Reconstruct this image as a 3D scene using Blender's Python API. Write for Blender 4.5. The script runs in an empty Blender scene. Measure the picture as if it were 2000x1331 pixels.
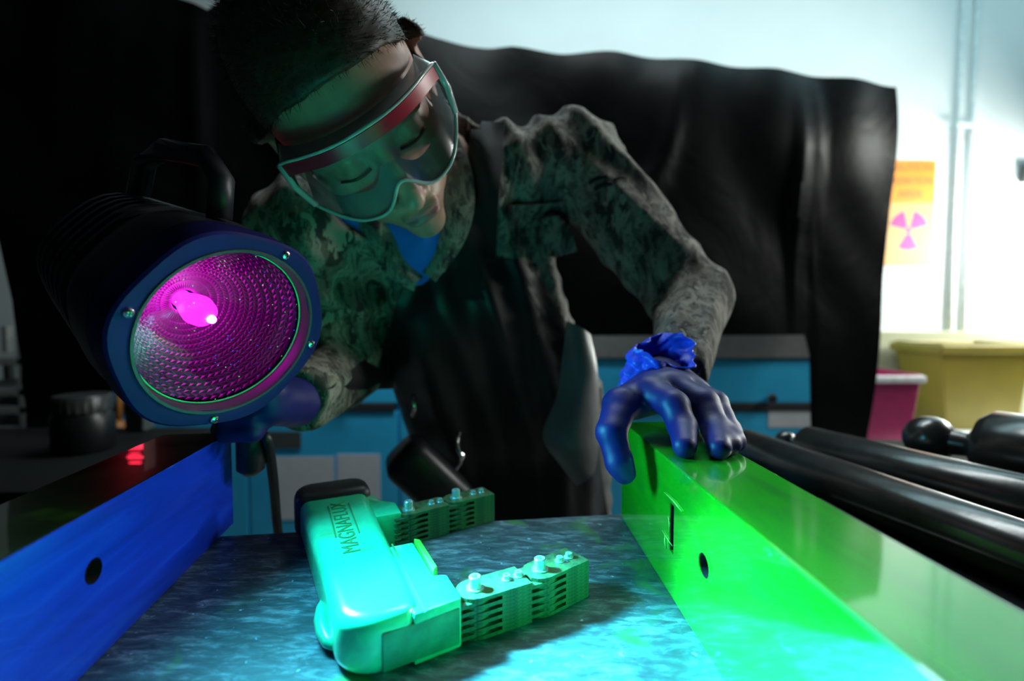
import bpy, bmesh, math, random
import numpy as np
from mathutils import Vector, Matrix
from mathutils.bvhtree import BVHTree

random.seed(7)
RNG = np.random.RandomState(11)
SC = bpy.context.scene
COL = SC.collection
PI = math.pi

# ------------------------------------------------------------------ camera
T = 0.90                                   # height of the bench top
CAM = Vector((0.0, 0.0, 1.10))
PITCH = math.radians(2.76)
FPX = 944.0                                # focal length for a 2000 px wide frame
cam_data = bpy.data.cameras.new('camera')
cam_data.sensor_width = 36.0
cam_data.lens = 36.0 * FPX / 2000.0
cam_data.clip_start = 0.01
cam_data.dof.use_dof = True
cam_data.dof.focus_distance = 0.36
cam_data.dof.aperture_fstop = 3.2
cam = bpy.data.objects.new('camera', cam_data)
cam.location = CAM
cam.rotation_euler = (PI / 2 - PITCH, 0, 0)
COL.objects.link(cam)
SC.camera = cam

# ------------------------------------------------------------------ world, room lights, exposure
world = bpy.data.worlds.new('world')
SC.world = world
world.use_nodes = True
world.node_tree.nodes['Background'].inputs[0].default_value = (0.55, 0.8, 1.0, 1)
world.node_tree.nodes['Background'].inputs[1].default_value = 0.006

def area_light(name, loc, target, size, power, color, shape='RECTANGLE', size_y=None, spread=180):
    d = bpy.data.lights.new(name, 'AREA')
    d.shape = shape
    d.size = size
    d.size_y = size_y or size
    d.energy = power
    d.color = color
    d.spread = math.radians(spread)
    o = bpy.data.objects.new(name, d)
    o.location = loc
    o.rotation_euler = (Vector(target) - Vector(loc)).to_track_quat('-Z', 'Y').to_euler()
    COL.objects.link(o)
    return o

area_light('work_lamp_light', (2.78, 2.12, 1.50), (2.15, 2.47, 1.15), 0.40, 40, (0.96, 1.0, 0.94))
area_light('wall_wash_light', (1.3, 1.72, 2.98), (1.3, 2.25, 0.9), 4.0, 22, (0.52, 0.90, 1.0), size_y=0.2)  # added unseen lamp that washes the back wall brighter and more cyan
area_light('ceiling_lamp_light', (0.3, 1.15, 2.95), (0.3, 1.5, 0.0), 1.4, 20, (0.85, 0.98, 1.0), size_y=0.25)
area_light('cabinet_fill_light', (-0.25, 1.57, 1.70), (-0.25, 1.80, 0.7), 1.0, 7.5, (0.85, 0.98, 1.0), size_y=0.08)  # added fill light hidden behind the curtain, brightens the cabinet front
area_light('side_ceiling_lamp_light', (2.6, 1.15, 2.2), (0.2, 0.7, 1.1), 0.7, 30, (0.95, 1.0, 0.94), size_y=0.25)

SC.view_settings.view_transform = 'Standard'
SC.view_settings.look = 'None'
SC.view_settings.gamma = 1.0
SC.view_settings.use_curve_mapping = False
SC.view_settings.exposure = 0.0

# ------------------------------------------------------------------ helpers: points
_f = Vector((0, math.cos(PITCH), -math.sin(PITCH)))
_u = Vector((0, math.sin(PITCH), math.cos(PITCH)))
def ray(px, py):
    return _f + Vector((1, 0, 0)) * ((px - 1000) / FPX) - _u * ((py - 665.5) / FPX)
def spot(px, py, Y):                       # the point seen at a photo position, at depth Y
    d = ray(px, py)
    return CAM + d * (Y / d.y)
def ground(px, py, z):                     # the point seen at a photo position, at height z
    d = ray(px, py)
    return CAM + d * ((z - CAM.z) / d.z)
def A3(v):
    return np.array(v, dtype=np.float32)

# ------------------------------------------------------------------ helpers: materials
MATS = {}
class NT:
    def __init__(self, name):
        self.m = bpy.data.materials.new(name)
        self.m.use_nodes = True
        self.t = self.m.node_tree
        self.b = self.t.nodes['Principled BSDF']
        self.out = self.t.nodes['Material Output']
        self.tc = self.t.nodes.new('ShaderNodeTexCoord')
        MATS[name] = self.m
    def n(self, kind, **kw):
        nd = self.t.nodes.new(kind)
        for k, v in kw.items():
            setattr(nd, k, v)
        return nd
    def l(self, a, b):
        self.t.links.new(a, b)
    def mapping(self, scale=(1, 1, 1), rot=(0, 0, 0), coord='Object'):
        mp = self.n('ShaderNodeMapping')
        mp.inputs['Scale'].default_value = scale
        mp.inputs['Rotation'].default_value = rot
        self.l(self.tc.outputs[coord], mp.inputs['Vector'])
        return mp.outputs[0]
    def noise(self, scale, detail=4, rough=0.55, vec=None, dist=0.0):
        nd = self.n('ShaderNodeTexNoise')
        nd.inputs['Scale'].default_value = scale
        nd.inputs['Detail'].default_value = detail
        nd.inputs['Roughness'].default_value = rough
        nd.inputs['Distortion'].default_value = dist
        self.l(vec if vec is not None else self.tc.outputs['Object'], nd.inputs['Vector'])
        return nd.outputs['Fac']
    def ramp(self, fac, stops, interp='LINEAR'):
        r = self.n('ShaderNodeValToRGB')
        r.color_ramp.interpolation = interp
        el = r.color_ramp.elements
        while len(el) < len(stops):
            el.new(0.5)
        for e, (p, c) in zip(el, stops):
            e.position = p
            e.color = (c[0], c[1], c[2], 1) if not isinstance(c, (int, float)) else (c, c, c, 1)
        self.l(fac, r.inputs[0])
        return r.outputs[0]
    def mix(self, fac, a, b):
        m = self.n('ShaderNodeMix', data_type='RGBA')
        for sock, v in ((m.inputs[0], fac), (m.inputs[6], a), (m.inputs[7], b)):
            if hasattr(v, 'is_output') or hasattr(v, 'links'):
                self.l(v, sock)
            elif isinstance(v, (int, float)):
                sock.default_value = v
            else:
                sock.default_value = (v[0], v[1], v[2], 1)
        return m.outputs[2]
    def set(self, **kw):
        for k, v in kw.items():
            s = self.b.inputs[k.replace('_', ' ')]
            if hasattr(v, 'links'):
                self.l(v, s)
            elif isinstance(v, (tuple, list)) and len(v) == 3 and s.type == 'RGBA':
                s.default_value = (v[0], v[1], v[2], 1)
            else:
                s.default_value = v
    def bump(self, h, strength=0.2, dist=0.002):
        b = self.n('ShaderNodeBump')
        b.inputs['Strength'].default_value = strength
        b.inputs['Distance'].default_value = dist
        self.l(h, b.inputs['Height'])
        self.l(b.outputs[0], self.b.inputs['Normal'])

def simple(name, color, rough=0.5, metal=0.0, var=0.12, scale=40, bump=0.0, bscale=None, coat=0.0, spec=0.5):
    t = NT(name)
    lo = [c * (1 - var) for c in color]
    hi = [min(1, c * (1 + var)) for c in color]
    nz = t.noise(scale)
    t.set(Base_Color=t.ramp(nz, [(0.3, lo), (0.7, hi)]), Roughness=rough, Metallic=metal)
    t.b.inputs['Coat Weight'].default_value = coat
    t.b.inputs['Coat Roughness'].default_value = 0.05
    t.b.inputs['Specular IOR Level'].default_value = spec
    if bump:
        t.bump(t.noise(bscale or scale * 4, 5), bump, 0.001)
    return t.m

def build_materials():
    # worn steel of the bench, with dried fluorescent residue
    t = NT('bench_steel')
    st = t.mapping((22, 80, 22), (0, 0, 0.75))
    scr = t.noise(2.2, 9, 0.72, st, 0.5)
    base = t.ramp(scr, [(0.3, (0.02, 0.033, 0.043)), (0.5, (0.075, 0.12, 0.14)), (0.70, (0.30, 0.44, 0.48))])
    blot = t.noise(17, 3, 0.5, None, 0.6)
    bl = t.ramp(blot, [(0.60, 0.0), (0.70, 1.0)])
    base = t.mix(bl, base, (0.07, 0.24, 0.07))
    pat = t.noise(11, 5, 0.65, None, 0.8)
    base = t.mix(t.ramp(pat, [(0.42, 0.0), (0.62, 0.55)]), base, (0.022, 0.036, 0.036))
    spk = t.noise(160, 2, 0.5)
    base = t.mix(t.ramp(spk, [(0.70, 0.0), (0.76, 1.0)]), base, (0.30, 0.62, 0.75))
    t.set(Base_Color=base, Metallic=0.15, Roughness=t.ramp(scr, [(0.3, 0.42), (0.7, 0.28)]))
    t.bump(scr, 0.12, 0.0006)
    # steel bar wetted with green glowing ink
    t = NT('green_wet_steel')
    v = t.mapping((18, 5, 18))
    nz = t.noise(3.0, 6, 0.6, v, 0.8)
    base = t.ramp(nz, [(0.30, (0.012, 0.33, 0.020)), (0.5, (0.014, 0.44, 0.010)), (0.70, (0.02, 0.52, 0.014))])
    f2 = t.noise(420, 2, 0.5)
    base = t.mix(t.ramp(f2, [(0.62, 0.0), (0.75, 0.5)]), base, (0.05, 0.6, 0.06))
    t.set(Base_Color=base, Metallic=0.0, Roughness=0.24)
    t.b.inputs['Specular IOR Level'].default_value = 0.9
    t.b.inputs['Coat Weight'].default_value = 1.0
    t.b.inputs['Coat Roughness'].default_value = 0.055
    t.b.inputs['Coat IOR'].default_value = 2.6
    t.bump(t.noise(300, 4), 0.06, 0.0004)
    # ground steel bar; blue lamp light on its sides put into the colour
    t = NT('blue_lit_steel')
    v = t.mapping((30, 3, 30))
    nz = t.noise(2.5, 6, 0.6, v, 0.6)
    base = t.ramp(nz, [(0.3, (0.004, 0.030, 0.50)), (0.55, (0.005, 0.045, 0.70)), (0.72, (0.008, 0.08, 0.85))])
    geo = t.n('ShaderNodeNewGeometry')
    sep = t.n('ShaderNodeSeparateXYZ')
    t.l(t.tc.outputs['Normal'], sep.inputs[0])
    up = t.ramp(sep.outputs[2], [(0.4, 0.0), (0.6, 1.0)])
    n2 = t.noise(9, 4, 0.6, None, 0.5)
    topc = t.ramp(n2, [(0.45, (0.008, 0.010, 0.009)), (0.68, (0.012, 0.04, 0.010)), (0.82, (0.05, 0.25, 0.02))])  # top painted near black where the lamp does not reach, with green patches
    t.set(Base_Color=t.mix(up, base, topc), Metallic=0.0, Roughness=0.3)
    t.b.inputs['Coat Weight'].default_value = 1.0
    t.b.inputs['Coat Roughness'].default_value = 0.012
    t.bump(nz, 0.1, 0.0006)
    # yoke plastic
    t = NT('turquoise_plastic')
    nz = t.noise(45, 5, 0.6, None, 0.4)
    base = t.ramp(nz, [(0.3, (0.02, 0.52, 0.26)), (0.6, (0.025, 0.74, 0.36)), (0.8, (0.04, 0.8, 0.40))])
    n3 = t.noise(22, 4)
    base = t.mix(t.ramp(n3, [(0.62, 0.0), (0.72, 0.7)]), base, (0.03, 0.34, 0.12))
    t.set(Base_Color=base, Roughness=0.28)
    t.b.inputs['Coat Weight'].default_value = 0.4
    t.bump(t.noise(260, 3), 0.05, 0.0004)
    simple('yoke_groove', (0.01, 0.22, 0.06), 0.6)
    # laminated leg plates
    t = NT('lamination_steel')
    nz = t.noise(190, 4, 0.7)
    base = t.ramp(nz, [(0.35, (0.035, 0.08, 0.04)), (0.55, (0.075, 0.17, 0.07)), (0.75, (0.10, 0.28, 0.05))])
    t.set(Base_Color=base, Metallic=0.3, Roughness=0.45)
    simple('pin_steel', (0.55, 0.75, 0.75), 0.25, 0.6)
    simple('green_metal', (0.08, 0.55, 0.05), 0.35, 0.3)
    simple('black_rubber', (0.012, 0.012, 0.014), 0.45, bump=0.1)
    simple('black_plastic', (0.018, 0.018, 0.022), 0.4, bump=0.15, bscale=300)
    simple('lamp_black', (0.02, 0.02, 0.028), 0.45, bump=0.1, bscale=400)
    simple('bezel_lit_blue', (0.008, 0.007, 0.11), 0.6, bump=0.08, bscale=400, spec=0.25)  # blue light falling on the dark flange is put into its base colour
    simple('collar_grey', (0.05, 0.055, 0.06), 0.4)
    simple('screw_metal', (0.75, 0.78, 0.8), 0.2, 1.0)
    simple('chrome', (0.75, 0.75, 0.75), 0.15, 1.0)
    # reflector
    simple('reflector_metal', (0.12, 0.075, 0.115), 0.42, 0.7, var=0.05)
    t = NT('bulb_glow')
    t.set(Base_Color=(0.8, 0.3, 0.8))
    t.b.inputs['Emission Color'].default_value = (1.0, 0.03, 0.92, 1)
    t.b.inputs['Emission Strength'].default_value = 24.0
    t = NT('arc_glow')
    t.b.inputs['Emission Color'].default_value = (1.0, 0.75, 1.0, 1)
    t.b.inputs['Emission Strength'].default_value = 30.0
    t = NT('red_bar_glow')  # red glow for the added bars behind the lamp
    t.b.inputs['Emission Color'].default_value = (1.0, 0.02, 0.06, 1)
    t.b.inputs['Emission Strength'].default_value = 7.0
    # filter glass: purple, dusty, a clear glossy front
    t = NT('filter_glass')
    t.t.nodes.remove(t.b)
    tr = t.n('ShaderNodeBsdfTransparent')
    tr.inputs[0].default_value = (0.50, 0.06, 0.46, 1)
    gl = t.n('ShaderNodeBsdfGlossy')
    gl.inputs['Roughness'].default_value = 0.04
    gl.inputs['Color'].default_value = (0.6, 0.7, 0.8, 1)
    fr = t.n('ShaderNodeFresnel')
    fr.inputs[0].default_value = 1.35
    m1 = t.n('ShaderNodeMixShader')
    t.l(fr.outputs[0], m1.inputs[0]); t.l(tr.outputs[0], m1.inputs[1]); t.l(gl.outputs[0], m1.inputs[2])
    vo = t.n('ShaderNodeTexVoronoi')
    vo.inputs['Scale'].default_value = 330
    t.l(t.tc.outputs['Object'], vo.inputs['Vector'])
    dots = t.ramp(vo.outputs['Distance'], [(0.10, 1.0), (0.22, 0.0)])
    sparse = t.n('ShaderNodeSeparateColor')
    t.l(vo.outputs['Color'], sparse.inputs[0])
    some = t.ramp(sparse.outputs[0], [(0.66, 0.0), (0.68, 1.0)])
    clus = t.ramp(t.noise(30, 3), [(0.36, 0.25), (0.6, 1.0)])
    mm = t.n('ShaderNodeMath', operation='MULTIPLY'); t.l(dots, mm.inputs[0]); t.l(some, mm.inputs[1])
    m3 = t.n('ShaderNodeMath', operation='MULTIPLY'); t.l(mm.outputs[0], m3.inputs[0]); t.l(clus, m3.inputs[1])
    em = t.n('ShaderNodeEmission')
    t.l(t.ramp(sparse.outputs[1], [(0.0, (0.02, 0.05, 1.0)), (0.5, (0.05, 0.12, 1.0)), (0.62, (0.25, 0.7, 0.25)), (1.0, (0.5, 0.6, 0.5))]), em.inputs[0])
    em.inputs[1].default_value = 1.1  # dust specks' glow in the lamp light is put in as emission
    m2 = t.n('ShaderNodeMixShader')
    t.l(m3.outputs[0], m2.inputs[0]); t.l(m1.outputs[0], m2.inputs[1]); t.l(em.outputs[0], m2.inputs[2])
    t.l(m2.outputs[0], t.out.inputs['Surface'])
    simple('lens_seal', (0.04, 0.75, 0.25), 0.4)
    # person
    t = NT('skin')
    nz = t.noise(60, 4)
    base = t.ramp(nz, [(0.3, (0.42, 0.22, 0.165)), (0.7, (0.52, 0.29, 0.215))])
    sep = t.n('ShaderNodeSeparateXYZ'); t.l(t.tc.outputs['Object'], sep.inputs[0])
    def band(sock, c, w):
        a = t.n('ShaderNodeMath', operation='SUBTRACT'); t.l(sock, a.inputs[0]); a.inputs[1].default_value = c
        b = t.n('ShaderNodeMath', operation='DIVIDE'); t.l(a.outputs[0], b.inputs[0]); b.inputs[1].default_value = w
        p = t.n('ShaderNodeMath', operation='POWER'); t.l(b.outputs[0], p.inputs[0]); p.inputs[1].default_value = 2
        return p.outputs[0]
    s1 = t.n('ShaderNodeMath', operation='ADD')
    t.l(band(sep.outputs[0], 0.0, 0.026), s1.inputs[0]); t.l(band(sep.outputs[2], -0.063, 0.0095), s1.inputs[1])
    s2 = t.n('ShaderNodeMath', operation='ADD')
    t.l(s1.outputs[0], s2.inputs[0]); t.l(band(sep.outputs[1], 0.11, 0.035), s2.inputs[1])
    lips = t.ramp(s2.outputs[0], [(0.75, 1.0), (1.0, 0.0)])
    base = t.mix(lips, base, (0.42, 0.15, 0.16))
    t.set(Base_Color=base, Roughness=0.42)
    t.b.inputs['Subsurface Weight'].default_value = 0.08
    t.b.inputs['Subsurface Radius'].default_value = (0.01, 0.004, 0.002)
    t.bump(t.noise(500, 3), 0.08, 0.0005)
    t = NT('hair')
    t.set(Base_Color=t.ramp(t.noise(180, 3), [(0.3, (0.018, 0.012, 0.009)), (0.7, (0.06, 0.04, 0.028))]), Roughness=0.55)
    simple('eye_white', (0.6, 0.6, 0.58), 0.15)
    simple('iris', (0.05, 0.04, 0.03), 0.15)
    t = NT('camouflage')
    v = t.mapping((26, 26, 12), (0.3, 0.1, 0.2))
    a = t.noise(1.6, 5, 0.68, v, 0.4)
    b = t.noise(2.3, 4, 0.65, v, 0.5)
    c1 = t.ramp(a, [(0.0, (0.05, 0.046, 0.044)), (0.44, (0.15, 0.138, 0.120)), (0.52, (0.27, 0.25, 0.22)), (0.60, (0.105, 0.097, 0.09))], 'CONSTANT')
    c2 = t.ramp(b, [(0.56, 0.0), (0.58, 1.0)])
    t.set(Base_Color=t.mix(c2, c1, (0.33, 0.305, 0.26)), Roughness=0.85)
    t.b.inputs['Specular IOR Level'].default_value = 0.2
    t.bump(t.noise(900, 2), 0.2, 0.0006)
    simple('patch_cloth', (0.008, 0.009, 0.012), 0.9)
    simple('blue_shirt', (0.01, 0.20, 0.95), 0.8, bump=0.1, bscale=600)
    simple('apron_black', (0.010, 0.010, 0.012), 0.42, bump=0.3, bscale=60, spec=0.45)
    simple('apron_vinyl_sheen', (0.22, 0.225, 0.23), 0.34, bump=0.2, bscale=50, spec=0.9)  # grey sheen of the black vinyl flap put into its base colour
    simple('strap_black', (0.006, 0.006, 0.007), 0.85)
    simple('trousers', (0.11, 0.115, 0.11), 0.9)
    simple('boot_black', (0.02, 0.02, 0.02), 0.5)
    simple('glove_blue', (0.006, 0.008, 0.125), 0.5, bump=0.12, bscale=350)
    simple('glove_cuff_blue', (0.05, 0.09, 0.9), 0.4, var=0.3, scale=120, bump=0.5, bscale=220)
    # goggles
    t = NT('goggle_lens')
    t.t.nodes.remove(t.b)
    tr = t.n('ShaderNodeBsdfTransparent'); tr.inputs[0].default_value = (0.86, 0.9, 0.9, 1)
    gl = t.n('ShaderNodeBsdfGlossy'); gl.inputs['Roughness'].default_value = 0.08
    fr = t.n('ShaderNodeFresnel'); fr.inputs[0].default_value = 1.6
    mx = t.n('ShaderNodeMixShader')
    t.l(fr.outputs[0], mx.inputs[0]); t.l(tr.outputs[0], mx.inputs[1]); t.l(gl.outputs[0], mx.inputs[2])
    t.l(mx.outputs[0], t.out.inputs['Surface'])
    simple('goggle_rubber', (0.36, 0.42, 0.42), 0.35, spec=0.6)
    simple('goggle_clear', (0.45, 0.48, 0.47), 0.15, spec=0.8)
    simple('goggle_red', (0.40, 0.012, 0.03), 0.3)
    # surroundings
    simple('wall_paint', (0.80, 0.84, 0.83), 0.8, var=0.03, scale=3)
    simple('wall_dado', (0.33, 0.34, 0.22), 0.7, var=0.06, scale=5)
    simple('floor_concrete', (0.30, 0.31, 0.30), 0.7, var=0.2, scale=4)
    t = NT('curtain_sheet')
    t.set(Base_Color=t.ramp(t.noise(12, 5), [(0.3, (0.002, 0.002, 0.0023)), (0.7, (0.004, 0.004, 0.0046))]), Roughness=0.42)
    t.b.inputs['Specular IOR Level'].default_value = 0.07
    t.bump(t.noise(4, 4, 0.5, None, 0.8), 0.3, 0.02)
    simple('cabinet_blue', (0.03, 0.46, 0.80), 0.45, var=0.06, scale=8)
    simple('worktop_grey', (0.20, 0.20, 0.20), 0.35, var=0.1)
    simple('dark_gap', (0.02, 0.02, 0.022), 0.6)
    simple('paper_white', (0.62, 0.63, 0.68), 0.8, var=0.05)
    simple('sign_orange', (0.95, 0.30, 0.01), 0.55, var=0.03)
    simple('sign_cream', (0.80, 0.42, 0.14), 0.55, var=0.03)
    simple('sign_magenta', (0.62, 0.02, 0.24), 0.55, var=0.03)
    simple('sign_text', (0.30, 0.14, 0.05), 0.6)
    simple('bin_yellow', (0.24, 0.19, 0.02), 0.45, var=0.08, scale=9)
    simple('bin_magenta', (0.42, 0.02, 0.12), 0.4)
    simple('bin_rim_pale', (0.75, 0.75, 0.75), 0.4)
    simple('table_white', (0.85, 0.86, 0.84), 0.6, var=0.03)
    simple('roller_steel', (0.10, 0.097, 0.095), 0.24, 0.7, var=0.4, scale=18, bump=0.08, bscale=120, spec=0.8)
    simple('roller_bright', (0.16, 0.16, 0.16), 0.3, 0.8, var=0.3, scale=20)
    simple('tray_black', (0.006, 0.006, 0.007), 0.8, spec=0.2)
    simple('conduit_grey', (0.78, 0.84, 0.84), 0.5)
    simple('orange_wood', (0.42, 0.14, 0.02), 0.5)
    simple('shelf_grey', (0.28, 0.28, 0.26), 0.5)
    simple('jar_dark', (0.008, 0.008, 0.009), 0.35)
    simple('jar_lid', (0.035, 0.035, 0.035), 0.35)
    simple('fixture_dark', (0.06, 0.07, 0.07), 0.5)
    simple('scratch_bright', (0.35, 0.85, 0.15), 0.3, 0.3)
build_materials()
M = MATS

# ------------------------------------------------------------------ helpers: meshes
def link(name, me, m=None, parent=None):
    o = bpy.data.objects.new(name, me)
    COL.objects.link(o)
    if m is not None:
        me.materials.clear()
        me.materials.append(M[m] if isinstance(m, str) else m)
    if parent is not None:
        o.parent = parent
    return o
def empty(name, loc=(0, 0, 0), mat=None):
    o = bpy.data.objects.new(name, None)
    o.empty_display_size = 0.05
    COL.objects.link(o)
    if mat is not None:
        o.matrix_world = mat
    else:
        o.location = loc
    bpy.context.view_layer.update()
    return o
def tag(o, label=None, cat=None, group=None, kind=None):
    if label: o['label'] = label
    if cat: o['category'] = cat
    if group: o['group'] = group
    if kind: o['kind'] = kind
    return o
def bm_obj(name, bm, m, parent=None, smooth=False, angle=None):
    bmesh.ops.recalc_face_normals(bm, faces=bm.faces[:])
    me = bpy.data.meshes.new(name)
    bm.to_mesh(me); bm.free()
    if smooth:
        for p in me.polygons: p.use_smooth = True
        if angle is not None:
            me.set_sharp_from_angle(angle=math.radians(angle))
    return link(name, me, m, parent)
def bevel(bm, w, seg=2, edges=None):
    if w > 0:
        bmesh.ops.bevel(bm, geom=(edges or bm.edges[:]), offset=w, segments=seg, affect='EDGES', profile=0.5)
def bm_box(size, center=(0, 0, 0), bev=0.0, seg=2, mat=None, bm=None):
    b = bmesh.new()
    bmesh.ops.create_cube(b, size=1.0)
    bmesh.ops.scale(b, vec=size, verts=b.verts[:])
    bevel(b, bev, seg)
    bmesh.ops.translate(b, vec=center, verts=b.verts[:])
    if mat is not None:
        bmesh.ops.transform(b, matrix=mat, verts=b.verts[:])
    return join(bm, b)
def join(bm, b):
    if bm is None:
        return b
    me = bpy.data.meshes.new('tmp'); b.to_mesh(me); b.free()
    bm.from_mesh(me); bpy.data.meshes.remove(me)
    return bm
def bm_lathe(profile, n=48, bm=None, mat=None, squash=None):
    """profile: (r, z) pairs around the Z axis; squash(angle) scales the radius."""
    b = bmesh.new()
    rings = []
    for r, z in profile:
        if r < 1e-6:
            rings.append([b.verts.new((0, 0, z))])
        else:
            rings.append([b.verts.new((r * math.cos(2 * PI * i / n) * (squash(2 * PI * i / n) if squash else 1),
                                       r * math.sin(2 * PI * i / n) * (squash(2 * PI * i / n) if squash else 1), z)) for i in range(n)])
    for a, c in zip(rings[:-1], rings[1:]):
        if len(a) == 1 and len(c) == 1: continue
        for i in range(n):
            j = (i + 1) % n
            if len(a) == 1: b.faces.new((a[0], c[i], c[j]))
            elif len(c) == 1: b.faces.new((a[i], a[j], c[0]))
            else: b.faces.new((a[i], a[j], c[j], c[i]))
    if mat is not None:
        bmesh.ops.transform(b, matrix=mat, verts=b.verts[:])
    return join(bm, b)
def bm_tube(pts, r, n=10, bm=None, caps=True):
    b = bmesh.new()
    pts = [Vector(p) for p in pts]
    rs = r if isinstance(r, (list, tuple)) else [r] * len(pts)
    rings = []
    up = Vector((0.13, 0.27, 0.95)).normalized()
    for i, p in enumerate(pts):
        d = (pts[min(i + 1, len(pts) - 1)] - pts[max(i - 1, 0)]).normalized()
        s = d.cross(up)
        if s.length < 1e-3: s = d.cross(Vector((1, 0, 0)))
        s.normalize(); q = s.cross(d)
        rings.append([b.verts.new(p + (s * math.cos(2 * PI * k / n) + q * math.sin(2 * PI * k / n)) * rs[i]) for k in range(n)])
    for a, c in zip(rings[:-1], rings[1:]):
        for i in range(n):
            b.faces.new((a[i], a[(i + 1) % n], c[(i + 1) % n], c[i]))
    if caps:
        b.faces.new(rings[0]); b.faces.new(rings[-1])
    return join(bm, b)
def bm_prism(outline, z0, z1, bev=0.0, seg=2, bm=None, mat=None):
    b = bmesh.new()
    lo = [b.verts.new((x, y, z0)) for x, y in outline]
    hi = [b.verts.new((x, y, z1)) for x, y in outline]
    n = len(outline)
    b.faces.new(lo[::-1]); b.faces.new(hi)
    for i in range(n):
        b.faces.new((lo[i], lo[(i + 1) % n], hi[(i + 1) % n], hi[i]))
    if bev:
        bmesh.ops.recalc_face_normals(b, faces=b.faces[:])
        e = [e for e in b.edges if e.calc_face_angle(0) > 0.5]
        bevel(b, bev, seg, e)
    if mat is not None:
        bmesh.ops.transform(b, matrix=mat, verts=b.verts[:])
    return join(bm, b)
def frame_matrix(origin, x, y, z):
    m = Matrix((x, y, z)).transposed().to_4x4()
    m.translation = Vector(origin)
    return m
def axis_matrix(origin, z, hint=(0, 0, 1)):
    z = Vector(z).normalized()
    x = Vector(hint).cross(z)
    if x.length < 1e-4: x = Vector((1, 0, 0)).cross(z)
    x.normalize()
    return frame_matrix(origin, x, z.cross(x), z)
def np_mesh(name, verts, quads, m, parent=None, smooth=True):
    me = bpy.data.meshes.new(name)
    me.vertices.add(len(verts)); me.vertices.foreach_set('co', np.asarray(verts, np.float32).ravel())
    k = quads.shape[1]
    me.loops.add(len(quads) * k); me.loops.foreach_set('vertex_index', np.asarray(quads, np.int32).ravel())
    me.polygons.add(len(quads))
    me.polygons.foreach_set('loop_start', np.arange(0, len(quads) * k, k, dtype=np.int32))
    me.polygons.foreach_set('use_smooth', np.full(len(quads), smooth))
    me.update(calc_edges=True)
    me.validate()
    return link(name, me, m, parent)
def sheet(name, fn, nu, nv, m, parent=None, thick=0.002):
    """a cloth sheet from fn(u, v) -> point, given a thickness"""
    b = bmesh.new()
    g = [[b.verts.new(fn(i / nu, j / nv)) for j in range(nv + 1)] for i in range(nu + 1)]
    for i in range(nu):
        for j in range(nv):
            b.faces.new((g[i][j], g[i + 1][j], g[i + 1][j + 1], g[i][j + 1]))
    bmesh.ops.recalc_face_normals(b, faces=b.faces[:])
    if thick:
        bmesh.ops.solidify(b, geom=b.faces[:], thickness=thick)
    return bm_obj(name, b, m, parent, smooth=True, angle=60)
def boolean_cut(o, cutters):
    for c in cutters:
        md = o.modifiers.new('cut', 'BOOLEAN'); md.operation = 'DIFFERENCE'; md.object = c; md.solver = 'EXACT'
    bpy.context.view_layer.update()
    dg = bpy.context.evaluated_depsgraph_get()
    me = bpy.data.meshes.new_from_object(o.evaluated_get(dg))
    o.modifiers.clear(); o.data = me
    for c in cutters:
        d = c.data; bpy.data.objects.remove(c); bpy.data.meshes.remove(d)
def copy_tree(o, parent=None):
    c = o.copy(); COL.objects.link(c); c.parent = parent
    for ch in list(o.children): copy_tree(ch, c)
    return c

# ------------------------------------------------------------------ helpers: smooth bodies from distance fields
def d_cap(P, a, b, ra, rb):
    a, b = A3(a), A3(b); ba = b - a
    h = np.clip(((P - a) @ ba) / max(float(ba @ ba), 1e-9), 0, 1)
    return np.linalg.norm(P - a - h[:, None] * ba, axis=1) - (ra + h * (rb - ra))
def d_ell(P, c, r, R=None):
    q = P - A3(c)
    if R is not None: q = q @ A3(R)
    r = A3(r)
    k0 = np.linalg.norm(q / r, axis=1); k1 = np.linalg.norm(q / (r * r), axis=1)
    return k0 * (k0 - 1.0) / np.maximum(k1, 1e-6)
def smin(a, b, k):
    h = np.clip(0.5 + 0.5 * (b - a) / k, 0, 1)
    return b + h * (a - b) - k * h * (1 - h)
def smax(a, b, k): return -smin(-a, -b, k)
def waves(P, freq, seed, n=5, stretch=(1, 1, 1)):
    r = np.random.RandomState(seed); q = P * A3(stretch) * freq; o = np.zeros(len(P), np.float32)
    for i in range(n):
        d = r.normal(size=3); d /= np.linalg.norm(d); e = r.normal(size=3); e /= np.linalg.norm(e)
        o += np.sin(q @ A3(d) * (1 + 0.35 * i) + r.rand() * 6.28 + 1.3 * np.sin(q @ A3(e) * 0.6 + r.rand() * 6.28)) / (1 + 0.3 * i)
    return o / n
def ridges(P, d, wl, seed, warp=1.6):
    w = waves(P, 1 / (wl * 2.2), seed, 4)
    s = np.sin((P @ A3(Vector(d).normalized())) * 2 * PI / wl + warp * 3 * w)
    return 1 - np.sqrt(s * s + 0.02) * 1.4
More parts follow.
